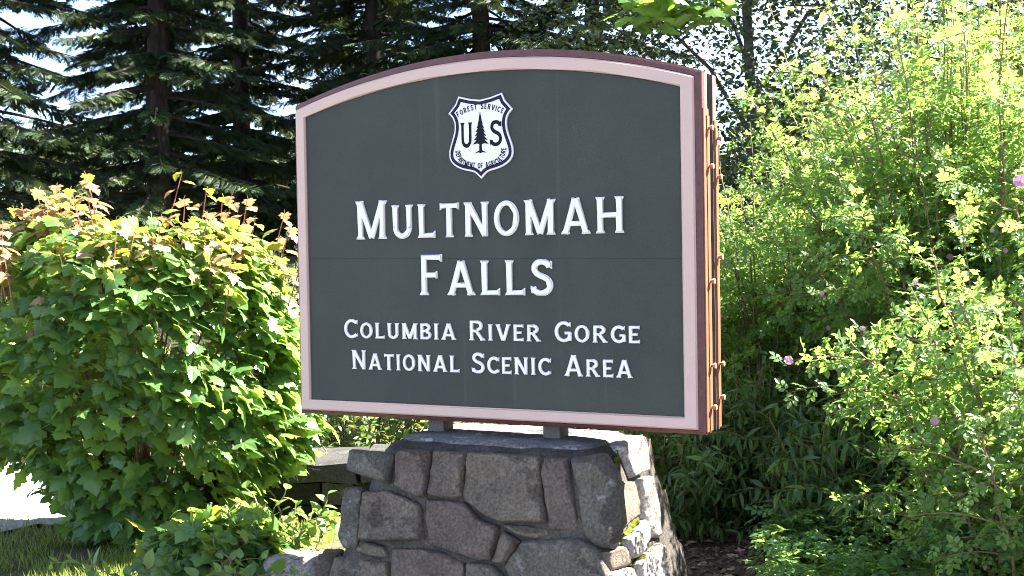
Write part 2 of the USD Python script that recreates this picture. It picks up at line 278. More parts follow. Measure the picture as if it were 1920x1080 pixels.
# ------------------------------------------------------------------ mesh helpers
def chamfer_extrude(poly, depth, c, y_front, dx=0, dz=0):
    """Polygon in (x, z); front at y_front, going back by depth, front edges bevelled by c. Faces -y."""
    out = []
    for g in (poly.geoms if hasattr(poly, 'geoms') else [poly]):
        g = g.simplify(0.0002)
        if g.is_empty or g.area < 1e-7: continue
        inset = g.buffer(-c, join_style=1, quad_segs=3) if c > 0 else g
        tris = []
        def tri(p):
            v, f = trimesh.creation.triangulate_polygon(p, engine='earcut'); return np.array(v), np.array(f)
        ins = [q for q in (inset.geoms if hasattr(inset, 'geoms') else [inset]) if q.area > 1e-8]
        for q in ins:
            v, f = tri(q); tris.append((np.column_stack([v[:, 0], np.full(len(v), y_front), v[:, 1]]), f))
        if c > 0 and ins:
            ring = g.difference(unary_union(ins))
            ib = unary_union([q.boundary for q in ins])
            for q in (ring.geoms if hasattr(ring, 'geoms') else [ring]):
                if q.area < 1e-9: continue
                v, f = trimesh.creation.triangulate_polygon(q, engine='earcut'); v = np.array(v)
                y = np.array([y_front if ib.distance(Point(p)) < 1e-6 else y_front + c for p in v])
                tris.append((np.column_stack([v[:, 0], y, v[:, 1]]), np.array(f)))
        y0 = y_front + (c if ins and c > 0 else 0)
        for loop in [g.exterior, *g.interiors]:
            p = np.array(loop.coords)[:-1]; n = len(p)
            v = np.vstack([np.column_stack([p[:, 0], np.full(n, y0), p[:, 1]]), np.column_stack([p[:, 0], np.full(n, y_front + depth), p[:, 1]])])
            i = np.arange(n); j = (i + 1) % n
            tris.append((v, np.vstack([np.column_stack([i, j, j + n]), np.column_stack([i, j + n, i + n])])))
        v, f = tri(g); tris.append((np.column_stack([v[:, 0], np.full(len(v), y_front + depth), v[:, 1]]), f[:, ::-1]))
        v, f = cat_mesh(tris)
        mm = trimesh.Trimesh(v, f, process=True); mm.merge_vertices(digits_vertex=6); trimesh.repair.fix_normals(mm)
        out.append(TM(mm))
    v, f = cat_mesh(out); return v + np.array([dx, 0, dz]), f

def box_mesh(x0, x1, y0, y1, z0, z1, c=0.0):
    return chamfer_extrude(box(x0, z0, x1, z1), y1 - y0, c, y0)

def tube(points, radii, n=6, cap=True):
    P = np.asarray(points, float); r = np.broadcast_to(np.asarray(radii, float), (len(P),))
    T = np.gradient(P, axis=0); T /= np.maximum(np.linalg.norm(T, axis=1, keepdims=True), 1e-9)
    ref = np.array([0, 0, 1.0]) if abs(T[0][2]) < 0.8 else np.array([1.0, 0, 0])
    A = np.cross(T, ref); A /= np.maximum(np.linalg.norm(A, axis=1, keepdims=True), 1e-9); B = np.cross(T, A)
    th = np.arange(n) / n * 2 * math.pi
    V = (P[:, None] + r[:, None, None] * (A[:, None] * np.cos(th)[None, :, None] + B[:, None] * np.sin(th)[None, :, None])).reshape(-1, 3)
    k = len(P); i = np.arange(k - 1)[:, None] * n + np.arange(n)[None]; j = np.arange(k - 1)[:, None] * n + (np.arange(n)[None] + 1) % n
    F = np.vstack([np.stack([i, j, j + n], -1).reshape(-1, 3), np.stack([i, j + n, i + n], -1).reshape(-1, 3)])
    if cap:
        V = np.vstack([V, P[-1:]]); b = (k - 1) * n + np.arange(n); F = np.vstack([F, np.column_stack([b, (k - 1) * n + (np.arange(n) + 1) % n, np.full(n, k * n)])])
    return V, F

def stone_mesh(poly, O, U, V, N, h=0.03, back=0.06, edge=0.022, rough=0.012, seed=0, step=0.035, grow=0.008):
    """A rough-hewn stone: outline poly in the (U, V) plane at O, face pushed out along N, rounded towards its edges, broken by noise."""
    poly = poly.buffer(grow, join_style=1).buffer(0)
    if hasattr(poly, 'geoms'): poly = max(poly.geoms, key=lambda g: g.area)
    L = poly.exterior.length; n = max(12, int(L / step))
    bd = np.array([poly.exterior.interpolate(i / n, normalized=True).coords[0] for i in range(n)])
    w = meshkit.noise(np.column_stack([bd * 22, np.full(n, seed * 3.1)]), seed) - 0.5
    cen = np.array(poly.centroid.coords[0]); dr = bd - cen; dr /= np.linalg.norm(dr, axis=1, keepdims=True)
    bd = bd + dr * (w[:, None] * 0.009)
    q = Polygon(bd).buffer(0)
    if hasattr(q, 'geoms'): q = max(q.geoms, key=lambda g: g.area)
    bd = np.array(q.exterior.coords)[:-1]
    if not q.exterior.is_ccw: bd = bd[::-1]
    n = len(bd)
    rings = []
    tg = np.roll(bd, -1, 0) - np.roll(bd, 1, 0); tg /= np.maximum(np.linalg.norm(tg, axis=1, keepdims=True), 1e-9); nin = np.column_stack([-tg[:, 1], tg[:, 0]])
    for o_ in (0.35, 0.9):
        rg = bd + nin * edge * o_; rings.append(np.array([p for p in rg if q.exterior.distance(Point(p)) > edge * o_ * .7 and q.contains(Point(p))]).reshape(-1, 2))
    x0, y0, x1, y1 = q.bounds
    gx_, gy_ = np.meshgrid(np.arange(x0, x1, step), np.arange(y0, y1, step)); g = np.column_stack([gx_.ravel(), gy_.ravel()]) + (np.random.default_rng(seed).random((gx_.size, 2)) - .5) * step * .5
    keep = q.buffer(-edge * 1.5)
    g = np.array([p for p in g if keep.contains(Point(p))]).reshape(-1, 2)
    P = np.vstack([bd] + rings + [g])
    tri = Delaunay(P).simplices
    c = P[tri].mean(1); qb = q.buffer(1e-5)
    tri = tri[[qb.contains(Point(p)) for p in c]]
    e1, e2 = P[tri[:, 1]] - P[tri[:, 0]], P[tri[:, 2]] - P[tri[:, 0]]
    s = e1[:, 0] * e2[:, 1] - e1[:, 1] * e2[:, 0]; tri[s < 0] = tri[s < 0][:, ::-1]
    d = np.array([q.exterior.distance(Point(p)) for p in P]); t = np.clip(d / edge, 0, 1)
    prof = np.sqrt(1 - (1 - t) ** 2)
    p3 = np.column_stack([P * 7, np.full(len(P), seed * 1.7)])
    facet = meshkit.noise(p3, seed); fine = meshkit.fbm(p3 * 4, 3, seed + 5)
    H = -0.02 + prof * (h + 0.02) + prof * ((facet - 0.5) * rough * 2.2 + (fine - 0.5) * rough)
    H[:n] = -0.02
    O, U, V, N = map(np.asarray, (O, U, V, N))
    W = O + P[:, :1] * U + P[:, 1:] * V + H[:, None] * N
    B = O + bd[:, :1] * U + bd[:, 1:] * V - back * N
    i = np.arange(n); j = (i + 1) % n; nb = len(W)
    side_f = np.vstack([np.column_stack([i, nb + i, nb + j]), np.column_stack([i, nb + j, j])])
    VV = np.vstack([W, B]); FF = np.vstack([tri, side_f])
    if np.dot(np.cross(U, V), N) < 0: FF = FF[:, ::-1]
    return VV, FF

# ------------------------------------------------------------------ THE SIGN
def arch(x0, x1, z0, zs, za, n=64):
    w = (x1 - x0) / 2; A = za - zs; R = (w * w + A * A) / (2 * A); cx = (x0 + x1) / 2
    xs = np.linspace(x1, x0, n); zz = za - R + np.sqrt(np.maximum(R * R - (xs - cx) ** 2, 0))
    return Polygon([(x0, z0), (x1, z0), *zip(xs, zz)])

sign = thing('park_sign', 'large arched dark green and pink framed sign board with raised white lettering', 'sign', (0, 0.1, ZB))
YF = -0.022                                        # front of the pink frame
sh = 0.5 * YF                                      # parallax of features measured on the plane y = 0
outer = arch(-1.085, 1.052, ZB - 0.002, 2.432, 2.606)
pink_o = arch(-1.069, 1.024, 0.902, 2.408, 2.570)
pink_i = arch(-1.010, 0.962, 0.955, 2.369, 2.513)
ring = pink_o.difference(pink_i)
def cut(p, *pts): return p.intersection(Polygon(pts))
split_l, split_r = (-1.069, 2.408), (1.024, 2.408)
obj('frame', chamfer_extrude(ring, 0.036, 0.007, YF), PINK, sign)
# maroon moulding: slopes back from the pink frame to the outer edge
def slope_ring(po, pi_, yo, yi, yback, n=240):
    a_ = np.array([po.exterior.interpolate(i / n, normalized=True).coords[0] for i in range(n)])
    # outer points matched to inner by direction: use corners + arcs with the same parameter
    return a_
def loop(x0, x1, z0, zs, za, nb=20, nsd=20, na=64):
    w = (x1 - x0) / 2; A = za - zs; R = (w * w + A * A) / (2 * A); cx = (x0 + x1) / 2
    xs = np.linspace(x1, x0, na); zz = za - R + np.sqrt(np.maximum(R * R - (xs - cx) ** 2, 0))
    return np.vstack([np.column_stack([np.linspace(x0, x1, nb), np.full(nb, z0)])[:-1], np.column_stack([np.full(nsd, x1), np.linspace(z0, zs, nsd)])[:-1], np.column_stack([xs, zz])[:-1],
                      np.column_stack([np.full(nsd, x0), np.linspace(zs, z0, nsd)])[:-1]])
Lo = loop(-1.083, 1.052, ZB, 2.432, 2.606); Li = loop(-1.071, 1.026, 0.900, 2.410, 2.572)
def ring_strip(l0, y0, l1, y1):
    n = len(l0); v = np.vstack([np.column_stack([l0[:, 0], np.full(n, y0), l0[:, 1]]), np.column_stack([l1[:, 0], np.full(n, y1), l1[:, 1]])])
    i = np.arange(n); j = (i + 1) % n
    return v, np.vstack([np.column_stack([i, j, j + n]), np.column_stack([i, j + n, i + n])])
mid = Li * 0.35 + Lo * 0.65
mould = cat_mesh([ring_strip(Li, YF + 0.020, Li, YF + 0.008), ring_strip(Li, YF + 0.008, mid, YF + 0.018), ring_strip(mid, YF + 0.018, Lo, YF + 0.025), ring_strip(Lo, YF + 0.025, Lo, 0.038)])
mould = (mould[0], mould[1][:, ::-1])
obj('moulding', mould, MAROON, sign)
def body(y0, y1):
    return chamfer_extrude(Polygon(Lo), y1 - y0, 0.003, y0)
obj('front_case', body(0.0345, 0.072), EDGE, sign)
rear_o = Polygon(Lo * np.array([0.997, 1]) + np.array([0, 0]))
obj('rear_case', chamfer_extrude(rear_o, 0.042, 0.002, 0.160), EDGE, sign)
obj('rear_face', chamfer_extrude(pink_i, 0.012, 0.002, 0.201), PANEL, sign)
obj('backing', chamfer_extrude(rear_o, 0.005, 0, 0.1545), DARK, sign)
obj('core', chamfer_extrude(Polygon(Lo).buffer(-0.045, join_style=2), 0.0820, 0, 0.0722), DARK, sign)
# two painted boards that meet in a fine seam
seam_l, seam_r = 1.668, 1.634
up_b = pink_i.buffer(-0.001).intersection(Polygon([(-2, seam_l + 0.010), (2, seam_r - 0.014), (2, 4), (-2, 4)])); lo_b = pink_i.buffer(-0.001).intersection(Polygon([(-2, seam_l + 0.0097), (2, seam_r - 0.0143), (2, 0), (-2, 0)]))
YP = YF + 0.012
obj('board', chamfer_extrude(up_b, 0.02, 0.0006, YP), PANEL, sign); obj('board', chamfer_extrude(lo_b, 0.02, 0.0006, YP), PANEL, sign)
# tan edge strips with bolts on both uprights
bolts_f = [242, 313, 527, 685, 763]; bolts_r = [257, 330, 482, 686, 750]
for sx, xe in ((1, 1.052), (-1, -1.083)):
    for y0, y1, zt, bl, xoff in ((0.006, 0.071, 2.275, bolts_f, 0.0), (0.163, 0.199, 2.235, bolts_r, -0.0035)):
        xa = xe + sx * (xoff if sx > 0 else 0.0); xb = xa + sx * 0.006
        x0, x1 = min(xa, xb), max(xa, xb)
        obj('edge_strip', box_mesh(x0, x1, y0, y1, ZB + 0.01, zt, 0.0008), STRIP, sign)
        xa2 = xb; x0, x1 = min(xa2, xa2 + sx * 0.004), max(xa2, xa2 + sx * 0.004)
        obj('edge_strip', box_mesh(x0, x1, y1 - 0.033, y1 + 0.0008, ZB + 0.012, zt - 0.03, 0.0008), STRIP, sign)
        for b in bl:
            yy = y1 - 0.014; z = on_plane(1335, b, (1, 0, 0), 1.06)[2]
            xs_ = xa2 + sx * 0.004
            sh_ = trimesh.creation.cylinder(radius=0.007, height=0.012, sections=12); hd = trimesh.creation.cylinder(radius=0.0125, height=0.010, sections=6); hd.apply_translation([0, 0, 0.010])
            bm = trimesh.util.concatenate([sh_, hd]); bm.apply_transform(trimesh.transformations.rotation_matrix(sx * math.pi / 2, [0, 1, 0])); bm.apply_translation([xs_ + sx * 0.006, yy, z])
            obj('bolt', bm, BOLT, sign)
# two short posts down into the pedestal
for px in (-0.335, 0.285):
    obj('post', box_mesh(px - 0.045, px + 0.045, 0.075, 0.165, 0.74, ZB + 0.06, 0.004), POSTM, sign)

# lettering: flared capitals drawn as strokes with small wedge serifs (cap height 1)
def seg(x0, y0, x1, y1, w):
    return LineString([(x0, y0), (x1, y1)]).buffer(w / 2, cap_style=2)
def curve(pts, w, n=60, per=False):
    pts = np.array(pts, float); tck, _ = splprep(pts.T, s=0, k=3, per=per); xy = np.array(splev(np.linspace(0, 1, n), tck)).T
    return LineString(xy).buffer(w / 2, cap_style=2, join_style=1)
def ell(cx, cy, rx, ry, a0, a1, w, n=48):
    t = np.radians(np.linspace(a0, a1, n)); return LineString(np.column_stack([cx + rx * np.cos(t), cy + ry * np.sin(t)])).buffer(w / 2, cap_style=2)
def glyph(ch, w=0.15, serif=True):
    e, t = 0.048, 0.10
    def sf(x, y, d):                               # horizontal serif at a stem end; d = +1: the stem goes up from y
        return Polygon([(x - w / 2 - e, y), (x + w / 2 + e, y), (x + w / 2 + e * 0.9, y + d * 0.03), (x + w / 2, y + d * t), (x - w / 2, y + d * t), (x - w / 2 - e * 0.9, y + d * 0.03)]) if serif else Polygon()
    def sv(x, y, d, k=0.055):                      # wedge at the end of a horizontal arm; d = -1: the arm comes from the left
        return Polygon([(x, y - w * .42 - k), (x, y + w * .42 + k * .4), (x + d * t, y + w * .40), (x + d * t, y - w * .40), (x + d * 0.03, y - w * .42 - k * .8)]) if serif else Polygon()
    def svu(x, y, d, k=0.06):
        return Polygon([(x, y + w * .42 + k), (x, y - w * .42 - k * .3), (x + d * t, y - w * .40), (x + d * t, y + w * .40), (x + d * 0.03, y + w * .42 + k * .8)]) if serif else Polygon()
    stem = lambda x, a=0, b=1: seg(x, a, x, b, w)
    h = w * 0.86
    bar = lambda x0, x1, y: seg(x0, y, x1, y, h)
    if ch == 'M': g = [stem(.09), stem(.77), seg(.09, 1.0, .43, .03, w), seg(.77, 1.0, .43, .03, w), sf(.09, 0, 1), sf(.77, 0, 1), sf(.07, 1, -1), sf(.79, 1, -1)]; W = .86
    elif ch == 'U': g = [stem(.09, .33), stem(.57, .33), ell(.33, .33, .24, .33 - h / 2, 180, 360, w), sf(.09, 1, -1), sf(.57, 1, -1)]; W = .66
    elif ch == 'L': g = [stem(.09), bar(.09, .54, h / 2), sf(.09, 1, -1), sf(.09, 0, 1), svu(.56, h / 2, -1)]; W = .57
    elif ch == 'T': g = [stem(.32), bar(.02, .62, 1 - h / 2), sf(.32, 0, 1), sv(.64, 1 - h / 2, -1), sv(0, 1 - h / 2, 1)]; W = .64
    elif ch == 'N': g = [stem(.09), stem(.63), seg(.10, .97, .62, .03, w), sf(.09, 0, 1), sf(.07, 1, -1), sf(.63, 1, -1)]; W = .72
    elif ch == 'O': g = [Point(0, 0).buffer(1, 32)]; g = [affinity.translate(affinity.scale(g[0], .40, .51, origin=(0, 0)), .40, .5).difference(affinity.translate(affinity.scale(g[0], .40 - w, .51 - h, origin=(0, 0)), .40, .5))]; W = .80
    elif ch == 'A': g = [seg(.08, 0, .37, 1, w), seg(.70, 0, .41, 1, w), bar(.2, .58, .29), sf(.08, 0, 1), sf(.70, 0, 1), box(.27, .97, .51, 1.0) if serif else Polygon()]; W = .78
    elif ch == 'H': g = [stem(.09), stem(.65), bar(.09, .65, .5), sf(.09, 0, 1), sf(.65, 0, 1), sf(.09, 1, -1), sf(.65, 1, -1)]; W = .74
    elif ch == 'F': g = [stem(.09), bar(.09, .56, 1 - h / 2), bar(.09, .44, .5), sf(.09, 0, 1), sv(.58, 1 - h / 2, -1), svu(.45, .5, -1, .03), sv(.45, .5, -1, .03)]; W = .58
    elif ch == 'E': g = [stem(.09), bar(.09, .53, 1 - h / 2), bar(.09, .45, .51), bar(.09, .54, h / 2), sv(.55, 1 - h / 2, -1), svu(.56, h / 2, -1)]; W = .57
    elif ch == 'I': g = [stem(.10), sf(.10, 0, 1), sf(.10, 1, -1)]; W = .20
    elif ch == 'B': g = [stem(.09), bar(.09, .34, 1 - h / 2), bar(.09, .36, .52), bar(.09, .36, h / 2), ell(.33, .745, .20, .255 - h / 2, -90, 90, w * .95), ell(.35, .27, .23, .27 - h / 2, -90, 90, w * .95)]; W = .64
    elif ch == 'D': g = [stem(.09), bar(.09, .33, 1 - h / 2), bar(.09, .33, h / 2), ell(.32, .5, .28, .5 - h / 2, -90, 90, w)]; W = .68
    elif ch == 'P': g = [stem(.09), bar(.09, .33, 1 - h / 2), bar(.09, .33, .46), ell(.33, .73 , .23, .27 - h / 2, -90, 90, w)]; W = .62
    elif ch == 'R': g = [stem(.09), bar(.09, .34, 1 - h / 2), bar(.09, .34, .47), ell(.34, .735, .21, .265 - h / 2, -90, 90, w), seg(.32, .47, .62, 0, w), sf(.09, 0, 1), sf(.62, 0, 1)]; W = .70
    elif ch == 'V': g = [seg(.08, 1, .36, 0.02, w), seg(.68, 1, .40, 0.02, w), sf(.08, 1, -1), sf(.68, 1, -1), box(.33, 0, .43, .05)]; W = .76
    elif ch == 'S': g = [curve([(.54, .78), (.47, .90), (.32, .945), (.15, .88), (.10, .745), (.17, .62), (.33, .53), (.50, .43), (.565, .28), (.49, .12), (.31, .055), (.14, .10), (.06, .23)], w)]; \
        g += [Polygon([(.50, .80), (.62, .74), (.62, .95), (.58, .97)]), Polygon([(.10, .20), (-.01, .27), (.0, .06), (.04, .05)])] if serif else []; W = .63
    elif ch in 'CG':
        g = [ell(.40, .5, .33, .5 - h / 2, 42, 318, w)]
        if serif: g.append(Polygon([(.60, .83), (.70, .72), (.72, .97), (.66, .96)]))
        if ch == 'C':
            if serif: g.append(Polygon([(.60, .16), (.71, .26), (.72, .10), (.66, .06)]))
            W = .73
        else: g += [stem(.67, .06, .46), bar(.44, .72, .44)]; W = .75
    g = unary_union([q for q in g if not q.is_empty]).intersection(box(-1, -.012, 2, 1.012)).buffer(0)
    return g, W

def place_text(words, x0, x1, z, big, small, y, d, c, w=0.145):
    pen, items = 0.0, []
    for wi, word in enumerate(words):
        if wi: pen += 0.50 * big
        for i, ch in enumerate(word):
            s = big if i == 0 else small
            g, W = glyph(ch, w if i else w * small / big * 1.06)
            g = affinity.scale(g, s, s, origin=(0, 0)); b = g.bounds
            items.append((affinity.translate(g, pen - b[0], 0), ch)); pen += b[2] - b[0] + 0.16 * small
    lo_, hi_ = items[0][0].bounds[0], items[-1][0].bounds[2]; k = (x1 - x0) / (hi_ - lo_)
    for g, ch in items:
        g = affinity.scale(affinity.translate(g, -lo_, 0), k, 1, origin=(0, 0))
        obj('letter', chamfer_extrude(affinity.translate(g, x0, z), d, c, y - d), WHITE, sign)
place_text(['MULTNOMAH'], -0.718, 0.696, 1.752, 0.186, 0.160, YP + 0.002, 0.014, 0.006, w=.17)
place_text(['FALLS'], -0.357, 0.348, 1.479, 0.192, 0.160, YP + 0.002, 0.014, 0.006, w=.17)
place_text(['COLUMBIA', 'RIVER', 'GORGE'], -0.800, 0.762, 1.268, 0.092, 0.076, YP + 0.002, 0.010, 0.0032, w=.18)
place_text(['NATIONAL', 'SCENIC', 'AREA'], -0.759, 0.726, 1.115, 0.094, 0.078, YP + 0.002, 0.010, 0.0032, w=.18)

# the shield
ZX = lambda q: [((820 + x / 5.4), (150 + y / 5.4)) for x, y in q]
half_px = [(210, 178), (300, 195), (400, 197), (500, 180), (590, 155), (650, 130), (700, 205), (765, 295), (725, 370), (718, 460), (740, 550), (775, 660), (790, 740), (760, 810), (690, 870), (600, 900), (530, 925), (490, 960), (462, 1000)]
pts = np.array([on_plane(x, y, (0, 1, 0), YP)[[0, 2]] for x, y in ZX(half_px[5:])])
SCX = -0.011
hp = pts - np.array([SCX, 0]); hp[-1, 0] = 0; hp[:, 0] = np.abs(hp[:, 0])
hp[0] = (0.118, hp[0, 1]); hp[2, 0] = 0.176
topc = [(0.0, hp[0, 1] - 0.024), (0.055, hp[0, 1] - 0.016)]
hp[:, 0] *= 0.97
lower, _ = splprep(hp[2:-1].T, s=0.00003, k=3); lower = np.array(splev(np.linspace(0, 1, 40), lower)).T
rhalf = [topc[0], topc[1], tuple(hp[0]), tuple(hp[1]), *map(tuple, lower), tuple(hp[-1])]
lhalf = [(-x, z) for x, z in rhalf[::-1]]
shp = Polygon([(x + SCX, z) for x, z in rhalf + lhalf[1:-1]]).buffer(0)
plate = obj('shield', chamfer_extrude(shp, 0.010, 0.002, YP - 0.008), SHWHITE, sign, label='white shield emblem with navy border, tree and letters U S')
band = shp.buffer(-0.008, join_style=2).difference(shp.buffer(-0.023, join_style=2))
obj('border', chamfer_extrude(band, 0.003, 0, YP - 0.0095), NAVY, plate)
zb = shp.bounds[1]; zt_ = shp.bounds[3]
def emb(ch, g): obj('emblem_letter', chamfer_extrude(g, 0.003, 0, YP - 0.0095), BLACK, plate)
def narrow(ch, hgt, wf, w=.19):
    g, W = glyph(ch, w, serif=False); g = affinity.scale(g, hgt * wf, hgt, origin=(0, 0)); return g, W * hgt * wf
def along(path, text, hgt, wf, gap):
    ln = LineString(path); ad = []
    for ch in text: ad.append(0.36 * hgt if ch == ' ' else narrow(ch, hgt, wf)[1])
    total = sum(ad) + gap * (len(text) - 1); k = (ln.length - total) / max(len(text) - 1, 1) + gap; pos = 0
    for ch, a_ in zip(text, ad):
        if ch != ' ':
            s = pos + a_ / 2; p = ln.interpolate(s); q0, q1 = ln.interpolate(max(s - .004, 0)), ln.interpolate(min(s + .004, ln.length))
            ang = math.degrees(math.atan2(q1.y - q0.y, q1.x - q0.x)); g, W = narrow(ch, hgt, wf)
            g = affinity.rotate(affinity.translate(g, -W / 2, 0), ang, origin=(0, 0)); emb(ch, affinity.translate(g, p.x, p.y))
        pos += a_ + k
c0 = SCX
tp = [(c0 + x, zb + 0.322 - 2.15 * x * x) for x in np.linspace(-.117, .117, 40)]
along(tp, 'FOREST SERVICE', 0.025, 0.78, 0.0)
bp, _ = splprep(np.array([(-.142, .135), (-.137, .107), (-.116, .077), (-.076, .058), (0, .048), (.076, .058), (.116, .077), (.137, .107), (.142, .135)]).T, s=0, k=3); bp = np.array(splev(np.linspace(0, 1, 80), bp)).T
along([(c0 + x * .945, zb + z) for x, z in bp], 'DEPARTMENT OF AGRICULTURE', 0.026, 0.62, 0.0)
for ch, cx, w_ in (('U', -.074, .062), ('S', .081, .063)):
    g, W = glyph(ch, .15, True); b = g.bounds; g = affinity.scale(affinity.translate(g, -(b[0] + b[2]) / 2, 0), w_ / (b[2] - b[0]), 0.116, origin=(0, 0)); emb(ch, affinity.translate(g, c0 + cx, zb + .148))
tr = []
for i in range(7):
    z1 = .305 - i * .0185; hw = .008 + i * .0056
    tr.append(Polygon([(c0 - hw, zb + z1 - .034), (c0 - hw * .45, zb + z1 - .030), (c0, zb + z1 - .036), (c0 + hw * .5, zb + z1 - .031), (c0 + hw * 1.06, zb + z1 - .036), (c0 + hw * .35, zb + z1 - .008), (c0, zb + z1 + (.0 if i else .004)), (c0 - hw * .35, zb + z1 - .008)]))
tr.append(Polygon([(c0 - .006, zb + .20), (c0 + .006, zb + .20), (c0 + .007, zb + .132), (c0 + .034, zb + .119), (c0 + .008, zb + .122), (c0, zb + .118), (c0 - .010, zb + .122), (c0 - .032, zb + .119), (c0 - .007, zb + .132)]))
obj('tree_emblem', chamfer_extrude(unary_union(tr).buffer(0), 0.003, 0, YP - 0.0095), BLACK, plate)

# ------------------------------------------------------------------ THE PEDESTAL
TZ = 0.80; KF, KR, KL = 0.25, 0.25, 0.34
ped = thing('stone_pedestal', 'tapered pedestal of dark rough basalt blocks carrying the sign', 'pedestal', (0.05, 0.17, 0))
def hull_mesh(points):
    m_ = trimesh.Trimesh(points).convex_hull; return m_
# mortar core with rounded upper edge
def frustum_core(inset=0.0):
    rows = []
    prof = [(-0.05, 0.0), (0.2, 0.0), (0.5, 0.0), (0.68, 0.0), (0.75, 0.006), (0.782, 0.022), (0.796, 0.05), (0.80, 0.09)]
    n = 20; ang = []
    for z, ins in prof:
        k = TZ - z; x0, x1, y0, y1 = -0.47 - KL * k + ins + inset, 0.60 + KR * k - ins - inset, -0.20 - KF * k + ins + inset, 0.50 + 0.2 * k - ins - inset
        rp = box(x0, y0, x1, y1).buffer(-0.08).buffer(0.08, quad_segs=5)
        e = rp.exterior if rp.exterior.is_ccw else rp.exterior.reverse(); N_ = 96
        start = e.project(Point(x0 + 0.2, y0))
        rows.append(np.array([(*e.interpolate((start + i / N_ * e.length) % e.length).coords[0], z) for i in range(N_)]))
    V = np.vstack(rows); N_ = 96; k = len(rows); i = np.arange(k - 1)[:, None] * N_ + np.arange(N_)[None]; j = np.arange(k - 1)[:, None] * N_ + (np.arange(N_)[None] + 1) % N_
    F = np.vstack([np.stack([i, j, j + N_], -1).reshape(-1, 3), np.stack([i, j + N_, i + N_], -1).reshape(-1, 3)])
    c = rows[-1].mean(0); top = [rows[-1] * (1 - s) + c * s for s in (0.3, 0.6, 0.85)]
    for s in top:
        a0 = len(V) - N_; V = np.vstack([V, s]); i = a0 + np.arange(N_); j = a0 + (np.arange(N_) + 1) % N_
        F = np.vstack([F, np.column_stack([i, j, j + N_]), np.column_stack([i, j + N_, i + N_])])
    V = np.vstack([V, c[None]]); i = len(V) - 1 - N_ + np.arange(N_); F = np.vstack([F, np.column_stack([i, len(V) - 1 - N_ + (np.arange(N_) + 1) % N_, np.full(N_, len(V) - 1)])])
    nrm = np.zeros_like(V); ctr = np.array([0.05, 0.15, 0.3]); d = V - ctr; d /= np.linalg.norm(d, axis=1, keepdims=True)
    V = V + d * ((meshkit.fbm(V * 9, 3, 2) - 0.5) * 0.022)[:, None]
    return V, F
obj('mortar_core', frustum_core(), MORTAR, ped, smooth=True)
# smeared concrete cap on top, with a wavering rim
def cap_mesh():
    rp = box(-0.435, -0.125, 0.530, 0.45).buffer(-0.1).buffer(0.1, quad_segs=6); e = rp.exterior if rp.exterior.is_ccw else rp.exterior.reverse(); N_ = 120
    b = np.array([e.interpolate(i / N_, normalized=True).coords[0] for i in range(N_)]); c = np.array([0.035, 0.14])
    w = 1 + 0.06 * (meshkit.fbm(np.column_stack([b * 9, np.zeros(N_)]), 3, 8) - 0.3)[:, None]
    rows = []
    for s, z in ((1.03, 0.772), (1.005, 0.797), (0.96, 0.808), (0.85, 0.814), (0.65, 0.817), (0.4, 0.818), (0.15, 0.818)):
        q = c + (b - c) * s * (w if s > .9 else 1)
        zz = z + 0.012 * (meshkit.fbm(np.column_stack([q * 8, np.zeros(N_)]), 4, 12) - 0.5) * (1 if s < 1 else .3)
        rows.append(np.column_stack([q, zz]))
    V = np.vstack(rows); k = len(rows); i = np.arange(k - 1)[:, None] * N_ + np.arange(N_)[None]; j = np.arange(k - 1)[:, None] * N_ + (np.arange(N_)[None] + 1) % N_
    F = np.vstack([np.stack([i, j, j + N_], -1).reshape(-1, 3), np.stack([i, j + N_, i + N_], -1).reshape(-1, 3)])
    V = np.vstack([V, [[*c, 0.818]]]); i = (k - 1) * N_ + np.arange(N_); F = np.vstack([F, np.column_stack([i, (k - 1) * N_ + (np.arange(N_) + 1) % N_, np.full(N_, len(V) - 1)])])
    return V, F
obj('cap', cap_mesh(), CAPM, ped, smooth=True)
def face_frame(n, c, u):
    n = np.array(n, float); l = np.linalg.norm(n); n = n / l; u = np.array(u, float); v = np.cross(n, u); v /= np.linalg.norm(v)
    return n, c / l, u, v
nF, cF, uF, vF = face_frame((0, -1, KF), 0.20 + KF * TZ, (1, 0, 0)); OF = nF * cF
nR, cR, uR, vR = face_frame((1, 0, KR), 0.60 + KR * TZ, (0, 1, 0)); OR = nR * cR
nL, cL, uL, vL = face_frame((-1, 0, KL), 0.445 + KL * TZ, (0, -1, 0)); OL = nL * cL
nB, cB, uB, vB = face_frame((0, 1, 0.2), 0.50 + 0.2 * TZ, (-1, 0, 0)); OB = nB * cB
def px_poly(q, n, c, O, u, v, x0=590, y0=780, s=1920 / 680):
    out = []
    for x, y in q:
        P = on_plane(x0 + x / s, y0 + y / s, n, c) - O; out.append((P @ u, P @ v))
    return Polygon(out).buffer(0)
